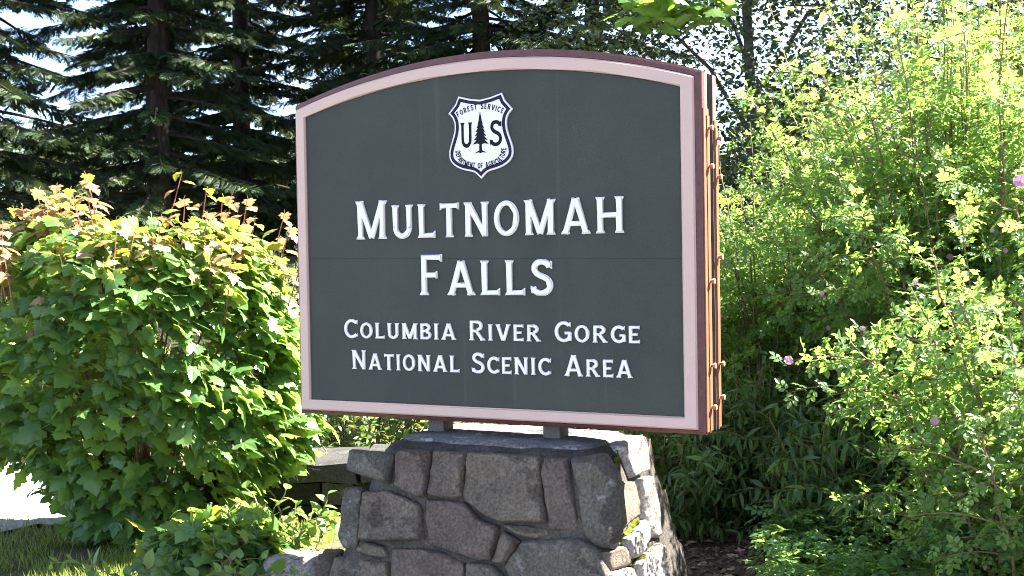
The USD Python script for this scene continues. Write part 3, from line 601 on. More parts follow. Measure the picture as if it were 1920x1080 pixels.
front = [[(205, 180), (400, 200), (428, 215), (398, 358), (330, 330), (195, 288)], [(438, 210), (475, 185), (620, 185), (625, 205), (595, 420), (560, 425), (440, 370)], [(640, 185), (818, 198), (785, 430), (720, 435), (606, 415)],
         [(832, 198), (1190, 215), (1228, 560), (1000, 560), (900, 510), (805, 445), (793, 400)], [(1225, 220), (1340, 225), (1398, 600), (1255, 600), (1212, 300)], [(1352, 225), (1520, 200), (1590, 310), (1600, 600), (1565, 690), (1480, 690), (1420, 620)],
         [(175, 380), (252, 390), (250, 460), (226, 700), (160, 690), (135, 640)], [(272, 405), (400, 398), (560, 468), (578, 650), (400, 660), (242, 650)], [(602, 442), (800, 462), (880, 550), (980, 585), (940, 762), (870, 760), (603, 670)],
         [(1010, 578), (1240, 598), (1235, 625), (1180, 643), (1090, 628)], [(1000, 608), (1093, 662), (1010, 783), (952, 770)], [(1112, 662), (1400, 647), (1500, 705), (1550, 860), (1300, 900), (1035, 850), (1015, 800)],
         [(250, 662), (370, 692), (393, 745), (300, 740), (236, 710)], [(112, 748), (393, 775), (396, 960), (250, 1000), (60, 960), (85, 850)], [(415, 702), (560, 704), (700, 732), (800, 782), (805, 900), (640, 980), (412, 940)],
         [(822, 782), (950, 795), (1010, 850), (1020, 960), (900, 1010), (820, 900)],
         [(1045, 880), (1290, 920), (1500, 880), (1530, 1180), (1250, 1230), (1060, 1100)], [(40, 985), (240, 1020), (420, 970), (430, 1230), (0, 1180)], [(445, 975), (640, 1000), (800, 930), (890, 1030), (870, 1230), (450, 1220)], [(910, 1040), (1025, 985), (1045, 1120), (1200, 1240), (900, 1240)]]
right = [[(1600, 170), (1640, 110), (1700, 110), (1728, 300), (1662, 328), (1635, 240)], [(1582, 345), (1690, 352), (1720, 520), (1612, 600), (1582, 500)], [(1702, 335), (1748, 320), (1815, 640), (1760, 640), (1722, 530)],
         [(1622, 655), (1738, 545), (1762, 660), (1700, 742), (1640, 760)], [(1535, 715), (1600, 690), (1642, 790), (1562, 820)], [(1680, 785), (1820, 665), (1850, 850), (1840, 960), (1710, 900)],
         [(1555, 840), (1650, 800), (1700, 900), (1720, 1000), (1570, 990)], [(1730, 930), (1850, 980), (1880, 1160), (1740, 1160)], [(1560, 1010), (1715, 1020), (1725, 1180), (1570, 1200)]]
k = 0
for q in front:
    big = Polygon(q).area > 40000
    obj('stone', stone_mesh(px_poly(q, nF, cF, OF, uF, vF), OF, uF, vF, nF, h=0.028 + 0.010 * rng.random(), edge=0.075 if k == 5 else 0.016 if big else 0.013, rough=0.036, seed=k + 3, step=0.024), STONES[[2, 1, 0, 3, 1, 2, 2, 0, 1, 3, 0, 2, 3, 0, 1, 2, 3, 1, 0, 2][k % 20]], ped, smooth=60); k += 1
for q in right:
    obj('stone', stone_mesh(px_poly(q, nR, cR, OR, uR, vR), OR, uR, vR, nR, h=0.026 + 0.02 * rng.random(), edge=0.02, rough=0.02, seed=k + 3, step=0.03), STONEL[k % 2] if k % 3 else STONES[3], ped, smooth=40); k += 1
# left and back faces, jittered courses
for (O_, u_, v_, n_, a0, a1) in ((OL, uL, vL, nL, -0.45, 0.10), (OB, uB, vB, nB, -0.62, 0.62)):
    z0 = (np.array([0, 0, 0.0]) - O_) @ v_
    hgt = 0.78 * 1.03; rows_ = [0, .27, .52, .76]
    base = (np.array([0.05, 0.17, 0.0]) - O_) @ v_
    for ri in range(3):
        zc0, zc1 = rows_[ri] * 1.02, rows_[ri + 1] * 1.02; x = a0 - 0.1 * (2 - ri) * .6; lim = a1 + 0.05 * (2 - ri)
        while x < lim - 0.08:
            w_ = 0.18 + 0.16 * rng.random(); x2 = min(x + w_, lim)
            j = lambda: (rng.random() - .5) * .03
            # v measured along the slope from ground level
            vb = (np.array([0.05, 0.17, 0]) @ v_) if False else 0
            def vz(z): return (z - O_[2]) / v_[2]
            obj('stone', stone_mesh(Polygon([(x + .012, vz(zc0) + j() + .01), (x2 - .012, vz(zc0) + j() + .01), (x2 - .012 + j(), vz(zc1) + j() - .01), (x + .012 + j(), vz(zc1) + j() - .01)]), O_, u_, v_, n_, h=0.03, seed=k + 3, step=0.045), STONES[k % 4], ped, smooth=40); k += 1; x = x2
# moss cushions in the joints of the sunlit side
def blob(c, r, seed, flat=0.5):
    s = trimesh.creation.icosphere(2, 1.0); v = np.array(s.vertices); v = v * (0.75 + 0.5 * meshkit.noise(v * 2.2 + seed, seed)[:, None]); return v * np.array([r, r, r * flat]) + c, np.array(s.faces)
def moss_run(px, r, seed):
    P = np.array([on_plane(590 + x / 2.8235, 780 + y / 2.8235, nR, cR) + nR * 0.006 for x, y in px]); t_ = np.linspace(0, 1, len(P)); q = np.linspace(0, 1, 46)
    Q = np.column_stack([np.interp(q, t_, P[:, k_]) for k_ in range(3)]) + (np.stack([meshkit.noise(np.column_stack([q * 14, q * 0 + k_, q * 0]), seed + k_) for k_ in range(3)], 1) - .5) * .02
    v, f = tube(Q, r * (.35 + .9 * meshkit.noise(np.column_stack([q * 11, q * 0, q * 0]), seed + 9)) * np.sin(np.clip(q * 1.0, .04, .96) * math.pi) ** .4, 9)
    n_ = (meshkit.fbm(v * 90, 3, seed) - .5)[:, None]; ctr = np.repeat(Q, 9, 0); v[:len(ctr)] += (v[:len(ctr)] - ctr) * n_[:len(ctr)] * 1.3
    obj('moss', (v, f), MOSS, ped, smooth=True)
moss_run([(1590, 670), (1625, 630), (1660, 600), (1690, 560), (1712, 545)], .014, 3); moss_run([(1655, 810), (1690, 770), (1740, 742), (1795, 690)], .014, 5); moss_run([(1592, 190), (1586, 250), (1576, 310)], .010, 7); moss_run([(1545, 700), (1580, 685), (1610, 668)], .012, 9)
# loose border stones by the pedestal's foot
def boulder(name, label, c, size, seed, mt, rot=0.0, cut_=0.75):
    s = trimesh.creation.box([2, 2, 2]).subdivide().subdivide().subdivide(); v = np.array(s.vertices); f = np.array(s.faces)
    v = v / (np.linalg.norm(v, ord=5, axis=1, keepdims=True)) 
    v = v * (1 + 0.22 * (meshkit.fbm(v * 1.3 + seed, 3, seed) - 0.5) + 0.08 * (meshkit.fbm(v * 5 + seed, 3, seed + 1) - .5))[:, None]
    ca, sa = math.cos(rot), math.sin(rot); v = v * np.array(size); v = v @ np.array([[ca, sa, 0], [-sa, ca, 0], [0, 0, 1]]); v = v + c
    t_ = thing(name, label, 'stone', (c[0], c[1], 0), 'loose stones edging the bed')
    obj('rock', (v, f), mt, t_, smooth=40); return t_
p = at(552, 1072, 6.05); boulder('border_stone', 'pale squarish sunlit block lying below the maple shrub', np.array([p[0], p[1], 0.10]), (0.155, 0.12, 0.115), 3, STONEL[0], 0.5)
p = at(622, 1050, 5.95); tb = boulder('border_stone', 'upright stone with mossy top leaning against the pedestal foot', np.array([p[0], p[1], 0.10]), (0.065, 0.10, 0.145), 5, STONES[3], 0.4)
obj('moss', cat_mesh([blob(np.array([p[0] + rng.normal(0, .03), p[1] + rng.normal(0, .03), 0.235]), .025, 50 + i, .35) for i in range(6)]), MOSS, tb, smooth=True)

# ------------------------------------------------------------------ LOW STONE WALL behind the pedestal
wall = thing('low_stone_wall', 'low dark mossy stone wall with broad pale coping slabs behind the pedestal', 'wall', (*cam_xy(-1.3, 8.1), 0))
def wl(lat, d, z): q = cam_xy(lat, d); return np.array([q[0], q[1], z])
def wbox(l0, l1, d0, d1, z0, z1, seed, jit=0.008, nx_=6):
    s = trimesh.creation.box([1, 1, 1]).subdivide().subdivide(); v = np.array(s.vertices) + 0.5; f = np.array(s.faces)
    P = np.array([wl(l0 + (l1 - l0) * a_, d0 + (d1 - d0) * b_, z0 + (z1 - z0) * c_) for a_, b_, c_ in v])
    cc = P.mean(0); dd = P - cc
    r_ = np.abs(v - .5).max(1, keepdims=True)
    edge_ = ((np.abs(v - .5) > .49).sum(1) >= 2)[:, None]
    P = P - dd * edge_ * 0.02 + (np.stack([meshkit.noise(P * 14, seed + i) for i in range(3)], 1) - .5) * jit * 2
    return P, f
l = -1.95; kk = 0
while l < 0.35:
    w_ = 0.62 + 0.35 * rng.random(); obj('coping_slab', wbox(l + .006, l + w_ - .006, 7.72, 8.42, 0.235 + rng.normal(0, .004), 0.375 + rng.normal(0, .006), 20 + kk, .022), SLAB, wall, smooth=40); l += w_; kk += 1
obj('wall_core', wbox(-1.93, 0.30, 7.86, 8.34, -0.1, 0.24, 7, 0.01), MOSSY, wall)
for z0, z1 in ((-0.08, 0.075), (0.085, 0.228)):
    l = -1.93
    while l < 0.28:
        w_ = 0.2 + 0.3 * rng.random(); obj('wall_stone', wbox(l + .008, l + w_ - .008, 7.80 + .02 * rng.random(), 7.98, z0, z1, 40 + kk, .014), MOSSY if kk % 3 else STONES[2], wall, smooth=40); l += w_; kk += 1

# ------------------------------------------------------------------ leaf shapes (unit: leaf length 1 along +y, face up +z)
def maple_leaf(dr=.22, fo=.10, tw=0.0, sx=1.0):
    half = [(0, 0), (.20, -.13), (.36, -.05), (.31, .10), (.58, .26), (.50, .38), (.34, .43), (.40, .62), (.25, .68), (.15, .84), (0, 1.0)]
    o = half + [(-x, y) for x, y in half[1:-1][::-1]]
    V = np.array([(x, y, 0) for x, y in o] + [(0, .33, 0)]); n = len(o)
    F = np.array([(n, i, (i + 1) % n) for i in range(n)])
    r = np.hypot(V[:, 0], V[:, 1] - .3); V[:, 2] = -dr * r ** 2 + fo * np.abs(V[:, 0]) * (1 - V[:, 1]) + tw * V[:, 0] * V[:, 1]; V[:, 0] *= sx; V[n, 2] = 0.03
    pet = np.array([(-.012, 0, 0), (.012, 0, 0), (.012, -.45, .02), (-.012, -.45, .02)]); V = np.vstack([V, pet]); F = np.vstack([F, [(n + 1, n + 2, n + 3), (n + 1, n + 3, n + 4)]])
    return V, F
def ovate_leaf(w=.5, droop=.25, fold=.12):
    ys = [0, .22, .5, .78, 1]; ws = [0, .42 * w, .5 * w, .3 * w, 0]; V, F = [], []
    for y, x in zip(ys, ws): V += [(-x, y, fold * x / w - droop * y * y), (0, y, -droop * y * y), (x, y, fold * x / w - droop * y * y)]
    for i in range(4):
        a_, b_ = i * 3, i * 3 + 3
        for q in (0, 1):
            F += [(a_ + q, a_ + q + 1, b_ + q + 1), (a_ + q, b_ + q + 1, b_ + q)]
    return np.array(V, float), np.array(F)
def leaflet(w=.64):
    return np.array([(0, 0, 0), (-.42 * w, .32, .09), (-.46 * w, .62, .06), (0, 1, -.08), (.46 * w, .62, .06), (.42 * w, .32, .09), (0, .5, 0.0)]), np.array([(0, 6, 1), (1, 6, 2), (2, 6, 3), (3, 6, 4), (4, 6, 5), (5, 6, 0)])
def rose_leaf(pairs=2):
    parts = []; v0, f0 = leaflet(); s = .42
    def put(x, y, ang, sc, tilt):
        a_ = math.radians(ang); Rm = np.array([[math.cos(a_), -math.sin(a_), 0], [math.sin(a_), math.cos(a_), 0], [0, 0, 1]]); v = v0 * sc; v = v @ Rm.T; v = v + np.array([x, y, -.10 * y * y]); v[:, 2] += tilt * np.abs(v[:, 0]); parts.append((v, f0))
    put(0, .60, 0, s, 0)
    for i in range(pairs):
        y = .48 - i * .24
        put(.02, y, -62, s * (.92 - .08 * i), -.12); put(-.02, y, 62, s * (.92 - .08 * i), -.12)
    parts.append((np.array([(-.01, 0, 0), (.01, 0, 0), (.006, .62, -.04), (-.006, .62, -.04)]), np.array([(0, 1, 2), (0, 2, 3)])))
    return cat_mesh(parts)
MAPLES = [maple_leaf(), maple_leaf(.45, .35, .25, .88), maple_leaf(.10, -.2, -.3, 1.08), maple_leaf(.6, .5, -.15, .8)]; MAPLE, OVATE, LANCE, ROSE, BLADE_L = maple_leaf(), ovate_leaf(.62, .22), ovate_leaf(.26, .38, .05), rose_leaf(2), ovate_leaf(.42, .25)

def basis(direction, normal):
    y = np.asarray(direction, float); y = y / np.maximum(np.linalg.norm(y, axis=1, keepdims=True), 1e-9)
    x = np.cross(y, normal); x = x / np.maximum(np.linalg.norm(x, axis=1, keepdims=True), 1e-9); z = np.cross(x, y)
    return np.stack([x, y, z], 2)                 # columns
def scatter(template, pos, B, scale):
    v, f = template; N_ = len(pos)
    V = np.einsum('nij,vj->nvi', B, v) * np.asarray(scale).reshape(-1, 1, 1) + pos[:, None]
    return V.reshape(-1, 3), (np.asarray(f)[None] + (np.arange(N_) * len(v))[:, None, None]).reshape(-1, 3)

def nearest_leaves(pos, scale, limit, cell=16):
    """The leaves that show largest: in front, inside the frame, not behind another of the plant's leaves."""
    q = proj(pos); ok = np.where((q[:, 2] > .3) & (q[:, 0] > -5) & (q[:, 0] < 1925) & (q[:, 1] > -5) & (q[:, 1] < 1085))[0]
    best = {}
    for i in ok[np.argsort(q[ok, 2])]:
        k_ = (int(q[i, 0] // cell), int(q[i, 1] // cell))
        if k_ not in best: best[k_] = i
    ids = np.array(sorted(best.values())); size = scale[ids] / q[ids, 2]
    return ids[np.argsort(-size)][:limit] if len(ids) else ids

def add_leaves(plant, template, pos, direc, normal, scale, mats, pick, limit=300, name='leaf', cell=16):
    """pick: which material each leaf has. The leaves that show largest are parts; the rest is one part."""
    B = basis(direc, normal); scale = np.asarray(scale); sel = nearest_leaves(pos, scale, limit, cell) if limit else np.array([], int)
    T_ = template if isinstance(template, list) else [template]; ti = rng.integers(0, len(T_), len(pos))
    for i in sel:
        v, f = scatter(T_[ti[i]], pos[i:i + 1], B[i:i + 1], scale[i:i + 1]); obj(name, (v, f), mats[pick[i]], plant)
    rest = np.ones(len(pos), bool); rest[sel] = False
    for mi, mt in enumerate(mats):
        s = rest & (pick == mi)
        if s.any(): obj('foliage', cat_mesh([scatter(T_[j], pos[s & (ti == j)], B[s & (ti == j)], scale[s & (ti == j)]) for j in range(len(T_)) if (s & (ti == j)).any()]), mt, plant, kind='stuff')
rnd = lambda n, s=1.0: rng.normal(0, s, (n, 3))
def unit(v): return v / np.maximum(np.linalg.norm(v, axis=-1, keepdims=True), 1e-9)

# ------------------------------------------------------------------ RED-TIPPED MAPLE SHRUB (left)
def maple_shrub(center, rx, ry, top, label, nst=34, nleaf=5200, n_shoot=30, red=True):
    t_ = thing('maple_shrub', label, 'shrub', (center[0], center[1], 0))
    c = np.array([center[0], center[1], 0.0])
    ax1 = np.array([RTH[0], RTH[1], 0]); ax2 = np.array([FWH[0], FWH[1], 0])
    def surf(th, z):                               # outline radius factor by height and angle
        zz = z / top
        f_ = np.where(zz < .45, .38 + .62 * (zz / .45) ** .85, np.sqrt(np.maximum(1 - (np.maximum(zz - .45, 0) / .62) ** 2.6, 0.02)))
        lump = 0.58 + 0.84 * meshkit.fbm(np.stack([np.cos(th) * 1.6 + 5, np.sin(th) * 1.6, zz * 3.2], -1), 3, 17)
        return f_ * lump
    # stems
    for i in range(nst):
        th = rng.random() * 2 * math.pi; r0 = 0.12 * rng.random(); zt = top * (.55 + .42 * rng.random()); rr_ = surf(np.array([th]), np.array([zt * .9]))[0] * (.45 + .5 * rng.random())
        s = np.linspace(0, 1, 9)[:, None]; dirn = ax1 * math.cos(th) * rx + ax2 * math.sin(th) * ry
        P = c + dirn * (r0 + (rr_ - r0) * s ** 1.5) + np.array([0, 0, 1]) * zt * s ** .9 + np.cumsum(rnd(9, .008), 0)
        obj('stem', tube(P, np.linspace(.014, .004, 9), 5), TWIG, t_)
    n = nleaf; th = rng.random(n) * 2 * math.pi; z = top * (0.03 + .97 * rng.random(n) ** .85); sr = surf(th, z)
    rad = np.where(rng.random(n) < .75, 1 - .28 * rng.random(n) ** 1.3, rng.random(n) ** .5)
    ox = np.cos(th)[:, None] * ax1 * rx + np.sin(th)[:, None] * ax2 * ry
    pos = c + ox * (sr * rad)[:, None]; pos += ax1 * (.16 * np.clip(1 - z / (top * .5), 0, 1))[:, None]; pos[:, 2] = z + rng.normal(0, .03, n)
    out = unit(ox); upw = np.array([0, 0, 1.0]); hgt = (z / top)[:, None]
    nor = unit(out * (.6 - .3 * hgt) + upw * (.40 + .25 * hgt) + SUN_DIR * .75 + rnd(n, .45)); dr = unit(out * .8 - upw * (.55 - .3 * hgt) + rnd(n, .4))
    sc = .055 + .095 * rng.random(n) ** 1.2; sc *= np.where(z > top * .8, .85, 1)
    young = np.clip((z / top - .80) / .2, 0, 1); young = rng.random(n) < young * .45
    pick = np.where(young, 1, 0); pick = np.where((z > top * .88) & (rng.random(n) < .08), 2, pick); pick = np.where(rng.random(n) < .006, 2, pick)
    if not red: pick = np.where(rng.random(n) < .12, 1, 0)
    # a few shoots standing proud of the top, with reddish young leaves
    sp, sd, sn, ss, sk = [], [], [], [], []
    sp, sd, sn, ss, sk = [c], [np.array([1.0, 0, 0])], [np.array([0, 0, 1.0])], [.01], [0]
    for i in range(n_shoot):
        th = rng.random() * 2 * math.pi; q = math.sqrt(rng.random()) * 1.0; th = th if rng.random() < .6 else (2.6 + 1.4 * rng.random()); b = c + (ax1 * math.cos(th) * rx + ax2 * math.sin(th) * ry) * q
        zb_ = top * math.sqrt(max(1 - ((q * 1.0) ** 2) * .42, .05)) * .97; L = .12 + .26 * meshkit.noise(np.array([[math.cos(th) * q * 3 + 7, math.sin(th) * q * 3, 0]]), 5)[0] ** 1.5 + .10 * rng.random(); lean = unit(ax1 * math.cos(th) * .25 + np.array([0, 0, 1]) + rnd(1, .1)[0])
        s = np.linspace(0, 1, 6)[:, None]; P = b + np.array([0, 0, zb_ - .12]) + lean * (L + .12) * s + np.array([0, 0, -.0])
        obj('shoot', tube(P, np.linspace(.0055, .002, 6), 5), REDSTEM, t_)
        m_ = 7
        for j in range(m_):
            f_ = .35 + .65 * j / (m_ - 1); a_ = j * 2.4 + rng.random(); o_ = np.array([math.cos(a_), math.sin(a_), 0]); pp = P[0] + (P[-1] - P[0]) * f_ + o_ * .035
            sp.append(pp); sd.append(unit(o_ + np.array([0, 0, -.25 - .3 * rng.random()]))); sn.append(unit(np.array([0, 0, 1.0]) + o_ * .25 + rnd(1, .2)[0])); ss.append(.065 + .05 * rng.random() * (1.2 - .5 * f_)); sk.append(2 if (f_ > .5 and rng.random() < .68) else 1)
    pos = np.vstack([pos, sp]); dr = np.vstack([dr, sd]); nor = np.vstack([nor, sn]); sc = np.concatenate([sc, ss]); pick = np.concatenate([pick, sk])
    hole = meshkit.fbm(pos * 3.3 + 4, 3, 41); keep = (pos[:, 2] > .02) & ((hole < .57) | (rng.random(len(pos)) < .18) | (np.arange(len(pos)) > n))
    add_leaves(t_, MAPLES, pos[keep], dr[keep], nor[keep], sc[keep], [L_MAPLE, L_MAPLE_Y, L_MAPLE_R], pick[keep], 300, cell=26)
    return t_
maple_shrub(cam_xy(-2.26, 7.3), 1.06, 0.80, 1.87, 'rounded bush of green lobed maple leaves with reddish young tips, left of the sign', nleaf=9800, n_shoot=75)

maple_shrub(cam_xy(-1.50, 6.15), 0.36, 0.30, 0.34, 'low sprout of maple leaves in front of the rounded bush, bottom left', nst=10, nleaf=900, n_shoot=0, red=False)

# ------------------------------------------------------------------ cane shrubs (roses, tall shoots, lance-leaved bushes)
def cane_shrub(name, label, center, rad, height, n_cane, template, mats, probs, leaf_len, spacing, arch_=.5, side=3, stem_mat=TWIG, droop=.0, limit=300, lean=(0, 0, 0), zmin=.02, group=None, cat='shrub', flower=0, cell=16, start=.2, spread_pow=1.6, side_len=.28, bright_top=True, lf_up=.7):
    t_ = thing(name, label, cat, (center[0], center[1], 0), group)
    c = np.array([center[0], center[1], 0.0]); lean = np.array(lean, float)
    pos, dr, nor, sc, hh = [], [], [], [], []
    twigs = []; tips = []
    for i in range(n_cane):
        th = rng.random() * 2 * math.pi; q = math.sqrt(rng.random()); o_ = np.array([math.cos(th), math.sin(th), 0]); H_ = height * (.62 + .42 * rng.random()) * (1.0 - .25 * q * q)
        b = c + o_ * rad * q * .45; out_ = rad * (.35 + .75 * rng.random()) * q
        s = np.linspace(0, 1, 14)[:, None]
        P = b + o_ * out_ * s ** spread_pow + np.array([0, 0, 1]) * H_ * (s - arch_ * .28 * s ** 3 * q) + lean * s ** 1.5 + np.cumsum(rnd(14, .012), 0)
        if i < 60: obj('cane', tube(P, np.linspace(.010, .003, 14), 5), stem_mat, t_)
        else: twigs.append(tube(P, np.linspace(.008, .003, 14), 4))
        T = np.gradient(P, axis=0); seglen = np.linalg.norm(np.diff(P, axis=0), axis=1).sum(); tips.append(P[-1])
        def leaves_on(Q, n_, f0=0.0):
            if n_ < 1: return
            tq = np.linspace(f0, 1, n_); i_ = tq * (len(Q) - 1); lo_ = np.clip(np.floor(i_).astype(int), 0, len(Q) - 2); fr = (i_ - lo_)[:, None]; pp = Q[lo_] * (1 - fr) + Q[lo_ + 1] * fr; tt = unit(Q[lo_ + 1] - Q[lo_])
            a_ = np.arange(n_) * 2.4 + rng.random() * 6; e1 = unit(np.cross(tt, [0.3, .2, 1.0])); e2 = np.cross(tt, e1); o2 = e1 * np.cos(a_)[:, None] + e2 * np.sin(a_)[:, None]
            d_ = unit(o2 * .9 + tt * .45 + np.array([0, 0, -droop]) + rnd(n_, .18)); pos.append(pp); dr.append(d_); nor.append(unit(np.array([0, 0, lf_up]) + o2 * .25 + tt * .3 + rnd(n_, .28)))
            sc.append(leaf_len * (.65 + .6 * rng.random(n_)) * (1 - .35 * tq)); hh.append(pp[:, 2] / height)
        leaves_on(P, int(seglen * (1 - start) / spacing), start)
        for j in range(side):
            f_ = start + (1 - start) * rng.random() * .95; i_ = int(f_ * 13); a_ = rng.random() * 2 * math.pi; d0 = unit(np.array([math.cos(a_), math.sin(a_), .55]) + .4 * o_); L = side_len * (.5 + rng.random())
            s2 = np.linspace(0, 1, 6)[:, None]; Q = P[i_] + d0 * L * s2 + np.array([0, 0, -.35 * L]) * s2 ** 2
            twigs.append(tube(Q, np.linspace(.004, .0015, 6), 3)); leaves_on(Q, int(L / spacing), .15); tips.append(Q[-1])
    obj('twigs', cat_mesh(twigs), stem_mat, t_, kind='stuff')
    pos, dr, nor, sc, hh = np.vstack(pos), np.vstack(dr), np.vstack(nor), np.concatenate(sc), np.concatenate(hh)
    ok = pos[:, 2] > zmin; pos, dr, nor, sc, hh = pos[ok], dr[ok], nor[ok], sc[ok], hh[ok]
    u_ = rng.random(len(pos)); pick = np.zeros(len(pos), int)
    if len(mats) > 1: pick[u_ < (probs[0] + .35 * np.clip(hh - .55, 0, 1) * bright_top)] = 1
    if len(mats) > 2: pick[u_ > 1 - probs[1]] = 2
    add_leaves(t_, template, pos, dr, nor, sc, mats, pick, limit, cell=cell)
    return t_, np.array(tips), pos

def blossom(c, r, facing, seed):
    """A wild-rose blossom: five broad notched petals round a small centre."""
    g = np.random.default_rng(seed); z = unit(np.array(facing, float)); x = unit(np.cross(z, [0.1, .3, 1])); y = np.cross(z, x); parts = []
    for i in range(5):
        a_ = i * 2 * math.pi / 5 + g.random() * .2; rows = []
        for rr_, w_, h_ in ((.12, .10, 0), (.5, .42, .10), (.85, .52, .16), (1.0, .30, .10)):
            for s in (-1, 0, 1):
                rad_ = rr_ - (.08 if (rr_ > .95 and s == 0) else 0); lx, ly, lz = rad_, s * w_, h_ + .07 * s * s + g.normal(0, .02)
                rows.append((x * (lx * math.cos(a_) - ly * math.sin(a_)) + y * (lx * math.sin(a_) + ly * math.cos(a_)) + z * (lz + .015 * i)) * r + c)
        f = []
        for k_ in range(3):
            for s in range(2): a0 = k_ * 3 + s; f += [(a0, a0 + 1, a0 + 4), (a0, a0 + 4, a0 + 3)]
        parts.append((np.array(rows), np.array(f)))
    return parts, blob(c + z * r * .12, r * .2, seed, .6)
def add_blossom(plant, c, r, facing, seed):
    parts, cen = blossom(c, r, facing, seed); fl = obj('blossom', cat_mesh(parts), PETAL, plant); obj('flower_centre', cen, PETALC, fl, smooth=True)

ROSE_MATS = [L_ROSE, L_ROSE_Y, L_YEL]
HP = []
back_rose = cane_shrub('rose_hedge', 'broad tall rose hedge with small light green leaves, just right behind the sign edge', cam_xy(2.15, 8.7), 1.3, 2.72, 125, ROSE, ROSE_MATS, (.22, .001), .108, .027, side=13, limit=300, start=.12, arch_=.35, side_len=.36)
HP.append(back_rose[2]); back_rose = back_rose[0]
right_rose = cane_shrub('rose_hedge', 'tallest rose hedge in the middle right reaching the top of the picture', cam_xy(2.75, 7.3), 1.15, 3.7, 125, ROSE, ROSE_MATS, (.28, .001), .108, .027, side=13, limit=300, start=.08, arch_=.35, side_len=.36)
HP.append(right_rose[2]); right_rose = right_rose[0]
near_rose = cane_shrub('rose_hedge', 'nearest rose bush at the right picture edge with larger leaves and reddish brown canes', cam_xy(2.34, 5.45), .66, 2.15, 46, ROSE, ROSE_MATS, (.25, .003), .12, .036, side=9, limit=300, start=.05, arch_=.8, spread_pow=1.3, side_len=.36, cell=20)
HP.append(near_rose[2]); near_rose = near_rose[0]
shoots = cane_shrub('tall_shoot_shrub', 'upright yellow-green shoots standing above the rose hedges at upper right', cam_xy(3.15, 9.0), .95, 4.5, 64, BLADE_L, [L_ROSE_Y, L_OVATE], (.5,), .10, .05, side=4, stem_mat=GREENSTEM, limit=120, start=.25, arch_=.1, spread_pow=1.2)[0]
thin = cane_shrub('tall_shoot_shrub', 'slender leafy shoots rising just beside the bolted edge of the sign', cam_xy(1.75, 8.0), .55, 2.75, 16, BLADE_L, [L_ROSE_Y, L_OVATE], (.5,), .075, .05, side=1, stem_mat=GREENSTEM, limit=120, start=.3, arch_=.1, spread_pow=1.2)[0]
for (px, py, d, r, pl, sd) in [(1786, 408, 6.6, .034, right_rose, 1), (1781, 482, 6.7, .03, right_rose, 2), (1478, 676, 7.2, .03, back_rose, 3), (1716, 530, 6.5, .018, right_rose, 4), (1885, 470, 5.2, .02, near_rose, 5), (1912, 340, 5.3, .042, near_rose, 6),
                               (1752, 790, 5.0, .026, near_rose, 7), (1553, 615, 7.4, .02, back_rose, 8), (1617, 616, 7.0, .018, right_rose, 9), (1541, 550, 7.3, .018, back_rose, 10), (1860, 432, 5.9, .018, right_rose, 11)]:
    cand = [(h_, proj(h_)) for h_ in HP]; dmin = [q_[np.hypot(q_[:, 0] - px, q_[:, 1] - py) < 14, 2] for h_, q_ in cand]; dmin = [x_.min() if len(x_) else 99 for x_ in dmin]; w_ = int(np.argmin(dmin)); d = dmin[w_] - .09 if dmin[w_] < 90 else d; pl = (back_rose, right_rose, near_rose)[w_]
    add_blossom(pl, at(px, py, d), r * .68, unit(CAM - at(px, py, d)) + np.array([.2, 0, .35]), sd)

# dark lance-leaved bushes in the shade below the hedge
LM = [L_LANCE, L_OVATE]
for (px, lat_d, hh_, n_, lab) in [(1290, 7.3, 1.05, 16, 'willowy bush with narrow drooping leaves close beside the right flank of the pedestal'), (1420, 7.5, 1.25, 20, 'shaded bush of narrow hanging leaves below the sign lower right corner'),
                                  (1560, 6.75, .85, 15, 'clump of fresh green lance-shaped leaves standing in front of the dark gap'), (1700, 7.0, 1.1, 16, 'dim lance-leaved bush deep in the shade under the tall rose hedge')]:
    g_ = at(px, 900, lat_d); cane_shrub('willowy_bush', lab, g_[:2], .42, hh_, n_ * 2, LANCE, LM, (.2,), .115, .026, side=5, stem_mat=GREENSTEM, droop=.55, limit=80, start=.12, arch_=.6, spread_pow=1.4, bright_top=False, cell=22)
# ovate-leaved plants
for (px, py, d, hh_, rr_, n_, lab) in [(505, 985, 6.25, .52, .34, 22, 'low plant of bright yellow-green oval leaves at the maple shrub foot, beside the pale block'), (190, 1085, 5.75, .24, .16, 6, 'small plant of veined oval leaves at the lower left under the maple shrub'),
                                       (440, 1060, 5.9, .34, .26, 12, 'leafy seedling with broad sunlit leaves in the bottom left')]:
    g_ = at(px, py, d); cane_shrub('oval_leaved_plant', lab, g_[:2], rr_, hh_, n_, OVATE, [L_OVATE], (), .10, .045, side=1, stem_mat=GREENSTEM, limit=90, start=.25, arch_=.8, spread_pow=1.1, bright_top=False)
cane_shrub('hedge_shrub', 'dark leafy shrub seen in the gap under the sign, above the low wall', cam_xy(-1.25, 9.6), 1.0, 1.15, 70, OVATE, [L_LANCE, L_OVATE], (.15,), .075, .045, side=4, stem_mat=TWIG, limit=60, start=.02, arch_=.5, side_len=.3)
cane_shrub('hedge_shrub', 'dark leafy shrub behind the pedestal and the sign middle', cam_xy(0.35, 9.5), 1.0, 1.15, 70, OVATE, [L_LANCE, L_OVATE], (.15,), .075, .045, side=4, stem_mat=TWIG, limit=60, start=.02, arch_=.5, side_len=.3)
cane_shrub('hedge_shrub', 'dark leafy shrub low behind the right flank of the pedestal', cam_xy(1.55, 9.9), 1.0, 1.3, 75, OVATE, [L_LANCE, L_OVATE], (.1,), .08, .045, side=4, stem_mat=TWIG, limit=60, start=.02, arch_=.5, side_len=.3)
